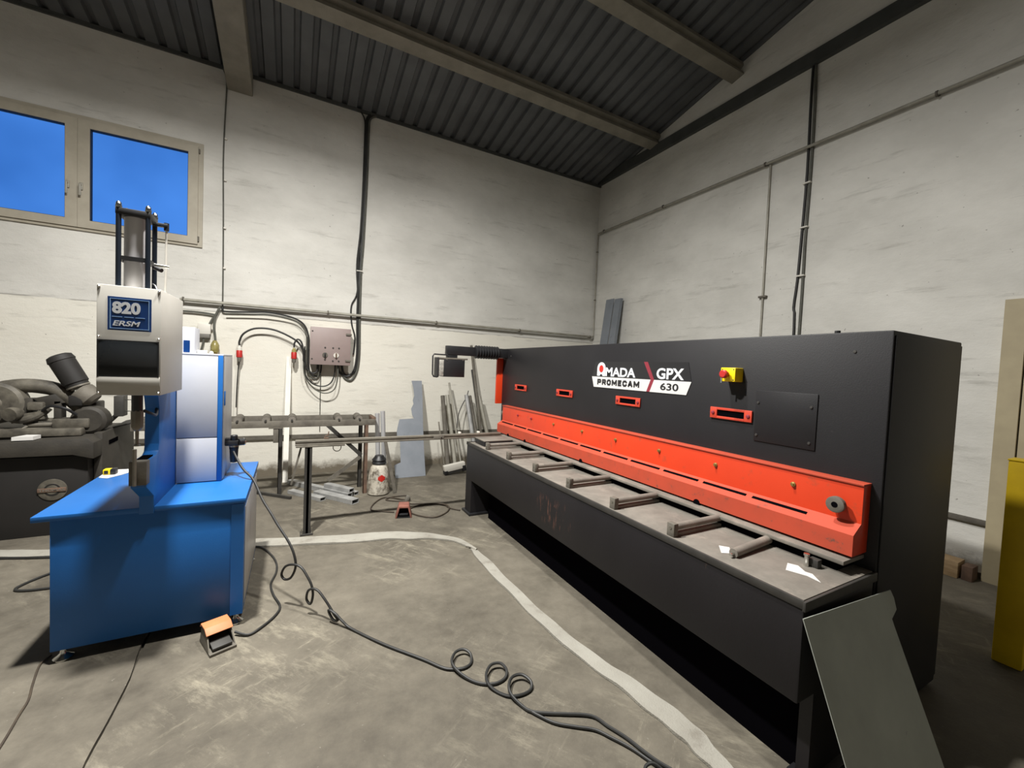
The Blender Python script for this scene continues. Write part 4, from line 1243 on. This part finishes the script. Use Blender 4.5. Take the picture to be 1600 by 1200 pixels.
# scuffed tank beside the conveyor
tk = thing('gas_tank', 'scuffed white tank with a red patch and black top under the conveyor end', 'tank', (-3.655, -0.56, 0))
tkb = obj('tank_body', G().lathe((-3.655, -0.56, 0.0), (0, 0, 1), [(0, 0.105), (0.015, 0.128), (0.16, 0.126), (0.27, 0.113), (0.335, 0.092), (0.365, 0.07)], 24), 'tank', tk)
obj('tank_neck', G().lathe((-3.655, -0.56, 0.360), (0, 0, 1), [(0, 0.07), (0.02, 0.085), (0.045, 0.075), (0.06, 0.086), (0.09, 0.06), (0.11, 0.05)], 16), 'black', tk)
rp_ = []
for i in range(7):
    a0 = math.radians(-104 + i * 6.5)
    rp_.append(a0)
gp = G()
for i in range(6):
    pa = []
    for a0, zz in ((rp_[i], 0), (rp_[i + 1], 0), (rp_[i + 1], 1), (rp_[i], 1)):
        k_ = 1 - abs((i + 0.5) - 3) / 4.2
        z_ = 0.215 + (0.045 * k_ if zz else -0.045 * k_)
        pa.append((-3.655 + 0.1245 * math.cos(a0), -0.56 + 0.1245 * math.sin(a0), z_))
    gp.prism(pa, (0.0015 * math.cos(rp_[i]), 0.0015 * math.sin(rp_[i]), 0))
obj('red_patch', gp, 'reddot', tkb)

# two bright pipes and a flat bar standing by the tank
single('steel_pipe', G().cyl((-3.615, -0.36, 0.001), (-3.655, -0.33, 0.96), 0.029, n=16), 'alu', 'bright pipe standing by the conveyor end, left of the pair', 'pipe', 'bright pipes by the tank')
single('steel_pipe', G().cyl((-3.535, -0.34, 0.001), (-3.585, -0.31, 0.985), 0.029, n=16), 'alu', 'bright pipe standing by the conveyor end, right of the pair', 'pipe', 'bright pipes by the tank')
single('flat_bar', G().beam((-3.465, -0.62, 0.004), (-3.565, -0.40, 0.66), 0.045, 0.006), 'oldgrey', 'grey flat bar leaning against the bright pipes beside the tank', 'bar')

# cut sheet leaning on the window wall
def lean_w(x, z):
    return (x, 0.03 + 0.63 * z / 1.45, z)
pts = [(-3.318, 0.002), (-2.892, 0.002), (-2.885, 0.35), (-2.868, 0.72), (-2.842, 1.10), (-2.832, 1.347), (-2.992, 1.343), (-2.975, 1.24), (-2.968, 1.12), (-2.995, 1.05), (-2.988, 1.00), (-3.030, 0.93), (-3.022, 0.84), (-3.000, 0.79), (-3.214, 0.782), (-3.240, 0.70), (-3.262, 0.62), (-3.265, 0.50), (-3.225, 0.50), (-3.235, 0.20), (-3.325, 0.17)]
g = G().prism([lean_w(a, b) for a, b in pts], (0, -0.003, 0.001))
single('cut_sheet', g, 'zinc', 'pale blue-grey cut metal sheet with ragged edge leaning on the wall', 'metal sheet')

# bundle of pipes and bars leaning on the wall beside the sheet
leaners = [((-2.575, 0.10), (-2.622, 0.345, 0.735), 0.011, 'steel', 'short thin rod at the left of the leaning pipes'),
           ((-2.520, 0.12), (-2.528, 0.48, 1.125), 0.034, 'oldgrey', 'thick dull pipe, second from the left of the leaning pipes'),
           ((-2.395, 0.13), (-2.448, 0.50, 1.135), 0.031, 'pipe', 'thick light pipe, third from the left of the leaning pipes'),
           ((-2.300, 0.12), (-2.412, 0.53, 1.330), 0.016, 'pipe', 'thin pointed pale pipe between the thick leaning pipes'),
           ((-2.045, 0.11), (-2.128, 0.49, 1.140), 0.034, 'tube', 'thick grey pipe left of the tallest leaning bar'),
           ((-1.950, 0.15), (-2.050, 0.54, 1.120), 0.030, 'oldgrey', 'thick darker pipe hidden half behind the grey one by the tallest bar'),
           ((-1.865, 0.24), (-2.010, 0.650, 1.95), 0.022, 'oldgrey', 'tallest dark bar of those leaning behind the work lamp'),
           ((-1.812, 0.31), (-1.978, 0.655, 1.55), 0.018, 'darksteel', 'tall thin bar just right of the tallest leaning bar'),
           ((-1.745, 0.14), (-1.895, 0.50, 1.120), 0.030, 'pipe', 'rightmost leaning pipe beside the orange shear end')]
for (bx, by), tpv, r_, m_, lab in leaners:
    single('leaning_pipe', G().cyl((bx, by, 0.004), tpv, r_, n=14), m_, lab, 'pipe', 'pipes and bars leaning on the window wall')
single('bent_wire', G().tube([(-2.30, 0.40, 0.62), (-2.27, 0.45, 0.80), (-2.20, 0.50, 0.95), (-2.10, 0.55, 1.10), (-2.05, 0.60, 1.20)], 0.008, 8, 5), 'darksteel', 'dark bent wire between the leaning pipes', 'wire')
cb_ = thing('bracket_channel', 'white steel channel with black ends lying at the foot of the leaning pipes', 'bracket', (-2.46, -0.02, 0))
RR = rotm('Y', -9)
pv = (-2.62, -0.02, 0.0)
obj('channel', G().box(-2.62, -2.30, -0.05, 0.03, 0.045, 0.135, 0.003, RR, pv), 'plastic_white', cb_)
obj('end_block', G().box(-2.625, -2.575, -0.055, 0.035, 0.008, 0.06, 0.003, RR, pv), 'black', cb_)
obj('end_block', G().box(-2.345, -2.29, -0.055, 0.035, 0.0, 0.085, 0.003, RR, pv), 'black', cb_)
obj('under_plate', G().box(-2.57, -2.35, -0.04, 0.02, 0.005, 0.04, 0.002, RR, pv), 'darksteel', cb_)

# red foot pedal of the shear and its cable
rc = Vector((-3.545, -1.415, 0))
R = rotm('Z', -14)
pc = rc
pp = thing('foot_pedal', 'dusty red hooded foot pedal standing free on the open floor', 'foot pedal', tuple(rc))
g = G()
g.prism(loc_([(-0.085, -0.08, 0.0), (-0.052, -0.08, 0.125), (0.052, -0.08, 0.125), (0.085, -0.08, 0.0), (0.068, -0.08, 0.0), (0.042, -0.08, 0.105), (-0.042, -0.08, 0.105), (-0.068, -0.08, 0.0)]), R @ Vector((0, 0.15, 0)), 0.003)
obj('hood', g, 'pedal_red', pp)
obj('back_plate', G().prism(loc_([(-0.075, 0.05, 0.0), (-0.048, 0.05, 0.115), (0.048, 0.05, 0.115), (0.075, 0.05, 0.0)]), R @ Vector((0, 0.012, 0))), 'pedal_red', pp)
obj('treadle', G().prism(loc_([(-0.045, -0.07, 0.025), (-0.045, 0.04, 0.06), (-0.045, 0.04, 0.068), (-0.045, -0.07, 0.04)]), R @ Vector((0.09, 0, 0)), 0.002), 'black', pp)
obj('base', G().prism(loc_([(-0.07, -0.075, 0.002), (0.07, -0.075, 0.002), (0.07, 0.06, 0.002), (-0.07, 0.06, 0.002)]), (0, 0, 0.01)), 'black', pp)
cpts = [(-2.945, -1.50), (-3.02, -1.40), (-3.063, -1.26), (-3.20, -1.185), (-3.34, -1.19), (-3.42, -1.24), (-3.47, -1.29), (-3.47, -1.36), (-3.40, -1.50), (-3.263, -1.60), (-3.10, -1.50), (-3.03, -1.36), (-3.10, -1.24), (-3.25, -1.15), (-3.39, -1.10), (-3.41, -1.02), (-3.535, -0.943), (-3.62, -0.86), (-3.507, -0.775), (-3.36, -0.84), (-3.40, -0.98), (-3.56, -0.80), (-3.66, -0.80), (-3.78, -0.97), (-3.83, -1.15), (-3.72, -1.24), (-3.62, -1.30)]
single('pedal_cable', G().tube([(a, b, 0.009 + (0.012 if i in (11, 12, 19, 20) else 0)) for i, (a, b) in enumerate(cpts)], 0.0075, 8, 6), 'cable_brown', 'brown looping cable from the dusty red pedal to the shear foot', 'cable')
single('cable_tape', G().box(-3.425, -3.385, -1.02, -0.97, 0.0, 0.075, 0.01, rotm('Y', 20)), 'plastic_grey', 'small taped plug standing in the looping brown cable', 'plug')

# pale flat hose across the floor
rib = [(-6.9, -0.98), (-6.569, -1.124), (-6.322, -1.227), (-5.7, -1.40), (-5.2, -1.53), (-4.856, -1.616), (-4.464, -1.735), (-4.025, -1.840), (-3.833, -1.873), (-3.618, -1.955), (-3.40, -2.075), (-3.24, -2.23), (-3.188, -2.40)]
rib2 = [(-3.188, -2.44), (-3.181, -2.60), (-3.181, -2.960), (-3.170, -3.361), (-3.152, -3.668), (-3.112, -3.961), (-3.062, -4.169), (-3.024, -4.380), (-3.008, -4.520), (-3.015, -4.62), (-3.03, -4.75), (-3.04, -4.9)]


def ribbon(pts, widths, z=0.002, t=0.006):
    P2 = catmull([Vector((a, b, 0)) for a, b in pts], 6)
    n = len(P2)
    g = G()
    L_, R_, Lt, Rt = [], [], [], []
    for i, p in enumerate(P2):
        d = (P2[min(i + 1, n - 1)] - P2[max(i - 1, 0)]).normalized()
        s = Vector((-d.y, d.x, 0))
        f = i / (n - 1) * (len(widths) - 1)
        k = min(int(f), len(widths) - 2)
        w = widths[k] + (widths[k + 1] - widths[k]) * (f - k)
        wob = 0.004 * math.sin(i * 0.9)
        lift = 0.004 + 0.006 * (0.5 + 0.5 * math.sin(i * 0.55))
        L_.append(g.bm.verts.new(p + s * (w / 2 + wob) + Vector((0, 0, z))))
        R_.append(g.bm.verts.new(p - s * (w / 2 - wob) + Vector((0, 0, z))))
        Lt.append(g.bm.verts.new(p + s * (w / 2 + wob) + Vector((0, 0, z + t))))
        Rt.append(g.bm.verts.new(p - s * (w / 2 - wob) + Vector((0, 0, z + t + lift))))
    for i in range(n - 1):
        g.bm.faces.new((Lt[i], Rt[i], Rt[i + 1], Lt[i + 1]))
        g.bm.faces.new((L_[i], L_[i + 1], R_[i + 1], R_[i]))
        g.bm.faces.new((L_[i], Lt[i], Lt[i + 1], L_[i + 1]))
        g.bm.faces.new((R_[i], R_[i + 1], Rt[i + 1], Rt[i]))
    g.bm.faces.new((L_[0], R_[0], Rt[0], Lt[0]))
    g.bm.faces.new((L_[-1], Lt[-1], Rt[-1], R_[-1]))
    return g


g = ribbon(rib, [0.12, 0.13, 0.15, 0.16, 0.17, 0.19, 0.17, 0.09, 0.05])
g2 = ribbon(rib2, [0.04, 0.09, 0.085, 0.095, 0.10, 0.125, 0.12, 0.09, 0.07])
me_ = bpy.data.meshes.new('tmp')
g2.bm.to_mesh(me_)
g2.bm.free()
g.bm.from_mesh(me_)
bpy.data.meshes.remove(me_)
g.tube([(-3.215, -2.37, 0.012), (-3.190, -2.42, 0.018), (-3.165, -2.48, 0.012)], 0.012, 8, 3)
single('flat_hose', g, 'webbing', 'pale flattened hose lying across the floor with a twist in it', 'hose')

# ================================================================== BAND SAW
bs = thing('band_saw', 'grimy dark metal band saw with tilted motor behind the blue press', 'band saw', (-6.6, -0.4, 0))
sbx0, sbx1, sby0, sby1 = -7.35, -6.14, -0.86, 0.12
cab_ = obj('cabinet', G().box(sbx0 + 0.05, sbx1 - 0.04, sby0 + 0.06, sby1 - 0.04, 0.0, 0.68, 0.006), 'saw_panel', bs)
g = G()
g.prism([(sbx0, sby0 - 0.02, 0.70), (sbx1 - 0.11, sby0 - 0.02, 0.70), (sbx1 + 0.02, sby0 - 0.02, 0.66), (sbx1 + 0.02, sby0 - 0.02, 0.80), (sbx1 - 0.02, sby0 - 0.02, 0.84), (sbx0, sby0 - 0.02, 0.80)], (0, 0.20, 0), 0.004)
g.box(sbx0, sbx1 + 0.02, sby0 + 0.18, sby1, 0.66, 0.84, 0.006)
tr = obj('coolant_tray', g, 'saw_body', bs)
obj('side_plate', G().box(sbx1 - 0.035, sbx1 + 0.022, -0.70, sby1 + 0.02, 0.02, 0.86, 0.005), 'saw_body', bs)
obj('side_slot', G().box(sbx1 + 0.021, sbx1 + 0.025, -0.55, -0.33, 0.725, 0.765), 'void', tr)
bdg = obj('badge', G().lathe((-6.40, sby0 + 0.061, 0.395), (0, -1, 0), [(0, 0.092), (0.008, 0.092), (0.010, 0.085)], 28), 'saw_cast', cab_)
obj('badge_ring', G().lathe((-6.40, sby0 + 0.052, 0.395), (0, -1, 0), [(0, 0.054), (0.003, 0.052)], 24), 'saw_panel', bdg)
obj('badge_disc', G().lathe((-6.40, sby0 + 0.050, 0.395), (0, -1, 0), [(0, 0.040), (0.003, 0.038)], 24), 'saw_cast', bdg)
obj('badge_band', G().box(-6.488, -6.312, sby0 + 0.042, sby0 + 0.052, 0.378, 0.412, 0.002), 'rust', bdg)
obj('lettering', text_geo('THOMAS', (-6.480, sby0 + 0.042, 0.385), X_, 0.160, Z_, 0.020, 0.0015, 0.01), 'plastic_grey', bdg)
obj('bed', G().box(-7.0, -6.25, -0.72, 0.0, 0.84, 0.905, 0.01), 'saw_cast', bs)
obj('vise_jaw', G().box(-6.46, -6.22, -0.66, -0.52, 0.90, 0.985, 0.01), 'saw_cast', bs)
obj('vise_jaw', G().box(-6.46, -6.24, -0.30, -0.16, 0.90, 1.02, 0.01), 'saw_cast', bs)
obj('vise_screw', G().cyl((-6.62, -0.60, 0.93), (-6.36, -0.60, 0.93), 0.02, n=12), 'steel', bs)
obj('vise_handle', G().tube([(-6.66, -0.66, 0.88), (-6.62, -0.60, 0.93), (-6.60, -0.54, 0.99)], 0.010, 8), 'steel', bs)
bowp = [(-7.0, -0.52, 1.10), (-6.86, -0.52, 1.22), (-6.70, -0.52, 1.265), (-6.55, -0.52, 1.255), (-6.44, -0.52, 1.21), (-6.34, -0.52, 1.10), (-6.25, -0.52, 1.00), (-6.20, -0.52, 0.94)]
bow = obj('bow_frame', G().tube(bowp, 0.062, 14, 4), 'saw_cast', bs)
obj('wheel_cover', G().lathe((-6.82, -0.62, 1.12), (0, 1, 0), [(0, 0.15), (0.02, 0.175), (0.12, 0.175), (0.14, 0.15)], 26), 'saw_cast', bs)
obj('wheel_hub', G().lathe((-6.82, -0.65, 1.12), (0, 1, 0), [(0, 0.03), (0.03, 0.05)], 14), 'steel', bs)
obj('wheel_cover', G().lathe((-6.235, -0.64, 0.965), (0, 1, 0), [(0, 0.10), (0.02, 0.125), (0.14, 0.125), (0.16, 0.10)], 24), 'saw_body', bs)
obj('blade_guide', G().box(-6.66, -6.60, -0.60, -0.50, 0.93, 1.16, 0.006), 'saw_body', bs)
obj('blade_guide', G().box(-6.47, -6.42, -0.60, -0.50, 0.95, 1.14, 0.006), 'saw_body', bs)
obj('blade', G().box(-6.80, -6.24, -0.565, -0.562, 0.955, 0.985), 'steel', bs)
obj('tension_knob', G().lathe((-6.70, -0.70, 1.03), (0.3, 1, 0.1), [(0, 0.055), (0.03, 0.06), (0.07, 0.05), (0.12, 0.02)], 16), 'saw_cast', bs)
obj('valve_block', G().box(-6.62, -6.52, -0.64, -0.54, 1.06, 1.13, 0.012), 'saw_cast', bs)
obj('pivot_arm', G().beam((-6.72, -0.60, 0.98), (-6.52, -0.60, 1.02), 0.06, 0.07), 'saw_cast', bs)
obj('pivot_arm', G().tube([(-6.75, -0.60, 1.00), (-6.66, -0.62, 0.975), (-6.56, -0.62, 1.01), (-6.50, -0.60, 1.08)], 0.032, 10, 4), 'saw_cast', bs)
a = Vector((-6.455, -0.56, 1.545))
b = Vector((-6.325, -0.56, 1.275))
ax = (b - a).normalized()
mo = obj('motor', G().lathe(a, ax, [(0, 0.060), (0.012, 0.085), (0.055, 0.096), (0.06, 0.090), (0.27, 0.090), (0.28, 0.080), (0.30, 0.080)], 22), 'saw_panel', bs)
obj('motor_flange', G().lathe(b, ax, [(0, 0.083), (0.014, 0.083), (0.015, 0.06), (0.03, 0.06)], 20), 'steel', mo)
obj('gearbox', G().lathe((-6.315, -0.56, 1.23), (0.62, 0, -0.55), [(0, 0.085), (0.02, 0.098), (0.11, 0.095), (0.14, 0.06)], 18), 'oldgrey', bs)
obj('junction_box', G().box(-6.36, -6.27, -0.65, -0.56, 1.10, 1.19, 0.006), 'saw_panel', bs)
obj('coolant_hose', G().tube([(-6.30, -0.66, 1.02), (-6.36, -0.70, 1.08), (-6.46, -0.68, 1.10), (-6.52, -0.64, 1.06)], 0.012, 8, 5), 'black', bs)
obj('feed_lever', G().tube([(-6.78, -0.68, 1.02), (-6.88, -0.74, 0.98), (-7.0, -0.78, 0.96)], 0.010, 8), 'chrome', bs)
obj('column', G().box(-6.36, -6.22, -0.50, -0.30, 0.90, 1.12, 0.012), 'saw_body', bs)
obj('chip_guard', G().prism([(-6.60, -0.60, 1.16), (-6.46, -0.60, 1.20), (-6.40, -0.60, 1.12), (-6.52, -0.60, 1.09)], (0, 0.10, 0), 0.006), 'saw_body', bs)
obj('control_bracket', G().box(-6.09, -6.02, -0.54, -0.42, 0.985, 1.18, 0.005), 'darksteel', bs)
obj('control_post', G().tube([(-6.20, -0.48, 0.86), (-6.12, -0.48, 0.95), (-6.06, -0.48, 1.02)], 0.02, 8), 'darksteel', bs)
obj('control_handle', G().tube([(-6.02, -0.48, 1.14), (-5.975, -0.48, 1.14), (-5.97, -0.48, 1.03), (-6.02, -0.48, 1.03)], 0.006, 6), 'darksteel', bs)
obj('side_tray', G().prism([(-6.12, -0.45, 0.862), (-5.98, -0.30, 0.895), (-6.00, 0.05, 0.90), (-6.16, 0.05, 0.862)], (0, 0, 0.012)), 'saw_panel', bs)
g = G().prism([(-6.62, -0.855, 0.834), (-6.50, -0.845, 0.834), (-6.49, -0.75, 0.834), (-6.58, -0.735, 0.834)], (0.0, 0, 0.03))
single('wiping_rag', g, 'paper', 'crumpled white rag on the band saw tray', 'rag')
single('saw_cable', G().tube([(-7.6, -1.10, 0.009), (-6.9, -1.13, 0.009), (-6.533, -1.235, 0.009), (-6.311, -1.318, 0.009), (-6.05, -1.40, 0.009), (-5.8, -1.47, 0.009)], 0.010, 8, 6), 'cable', 'black cable lying along the pale hose left of the press', 'cable')
single('floor_cable', G().tube([(-5.80, -1.45, 0.009), (-5.98, -1.56, 0.009), (-6.12, -1.70, 0.009), (-6.19, -1.84, 0.009), (-6.12, -1.90, 0.009), (-5.95, -1.92, 0.009), (-5.75, -1.93, 0.009)], 0.008, 8, 6), 'cable', 'black cable looping out from behind the left of the press', 'cable')
single('floor_cable', G().tube([(-5.685, -2.76, 0.006), (-5.70, -2.826, 0.006), (-5.665, -2.98, 0.006), (-5.632, -3.10, 0.006), (-5.622, -3.20, 0.006), (-5.604, -3.36, 0.006), (-5.59, -3.6, 0.006)], 0.0045, 8, 6), 'cable_brown', 'thin brown cable on the floor running forward from the left press foot', 'cable')

# ================================================================== GABLE WALL
cb2 = thing('conduit_pipe', 'thin conduit pipe running level high across the gable wall', 'pipe', (0.5, -2.5, 4.24))
obj('pipe', G().tube([(0.500, 0.60, 4.245), (0.500, -2.5, 4.255), (0.500, -7.0, 4.262)], 0.017, 10), 'pipe', cb2)
for y in (0.45, -0.952, -2.546, -4.081, -5.5):
    g = G()
    g.cyl((0.500, y - 0.008, 4.255), (0.500, y + 0.008, 4.255), 0.027, n=12)
    g.box(0.500, XB - 0.002, y - 0.008, y + 0.008, 4.248, 4.262)
    obj('pipe_clamp', g, 'oldgrey', cb2)
dp = obj('drop_pipe', G().tube([(0.528, -2.592, 4.25), (0.530, -2.60, 2.6), (0.530, -2.605, 0.4)], 0.0115, 8), 'pipe', cb2)
obj('pipe_clamp', G().box(0.505, XB - 0.002, -2.65, -2.555, 2.61, 2.635, 0.004), 'oldgrey', cb2)
tw = thing('wall_cable_pair', 'pair of dark cables hanging down the gable wall behind the shear', 'cables', (0.536, -3.03, 0.4))
obj('cable', G().tube([(0.536, -3.03, 5.17), (0.536, -3.045, 4.7), (0.536, -3.05, 4.0), (0.536, -3.04, 3.2), (0.536, -3.045, 2.6), (0.536, -3.04, 0.4)], 0.0145, 8, 3), 'cable_grey', tw)
obj('cable', G().tube([(0.536, -3.00, 5.17), (0.536, -3.00, 4.8), (0.536, -3.012, 4.0), (0.536, -3.0, 3.3), (0.536, -2.985, 2.75), (0.536, -2.965, 2.45), (0.536, -2.985, 2.2), (0.536, -3.0, 0.4)], 0.013, 8, 3), 'cable', tw)
for z in (3.85, 3.35, 2.8):
    obj('cable_clip', G().box(0.508, XB - 0.002, -3.065, -2.985, z, z + 0.016), 'plastic_white', tw)
g = G()
for y0, dx in ((0.235, 0.0),):
    g.prism([(0.10, 0.245, 0.0), (0.10, 0.04, 0.0), (0.11, 0.04, 0.0), (0.11, 0.235, 0.0), (0.16, 0.235, 0.0), (0.16, 0.245, 0.0)], (0.34, -0.03, 2.93))
single('steel_profile', g, 'zinc', 'wide grey steel profile leaning on the gable wall behind the shear', 'profile', 'grey profiles leaning in the corner')
g = G().prism([(0.10, 0.02, 0.0), (0.10, -0.13, 0.0), (0.16, -0.13, 0.0), (0.16, -0.12, 0.0), (0.11, -0.12, 0.0), (0.11, 0.02, 0.0)], (0.34, -0.03, 2.915))
single('steel_profile', g, 'zinc', 'narrower grey steel profile leaning next to the wide one in the corner', 'profile', 'grey profiles leaning in the corner')
single('wall_rail', G().box(0.515, XB, -4.60, -0.5, 0.455, 0.495, 0.002), 'oldgrey', 'thin dark rail low on the gable wall by the door', 'rail')
single('wood_block', G().box(0.34, 0.50, -4.50, -4.30, 0.0, 0.135, 0.004), 'wood', 'pale raw timber block on the floor by the gable wall', 'timber', 'timber blocks by the gable wall')
single('wood_block', G().box(0.36, 0.49, -4.58, -4.515, 0.0, 0.12, 0.004), 'rust', 'darker brown timber block beside the pale one', 'timber', 'timber blocks by the gable wall')
bl = thing('guard_post', 'square yellow guard post standing at the right edge', 'post', (-0.83, -5.0, 0))
obj('post', G().box(-0.918, -0.800, -5.086, -4.968, 0.0, 1.192, 0.008), 'bollard', bl)
obj('post_cap', G().box(-0.921, -0.797, -5.089, -4.965, 1.190, 1.200, 0.003), 'bollard', bl)
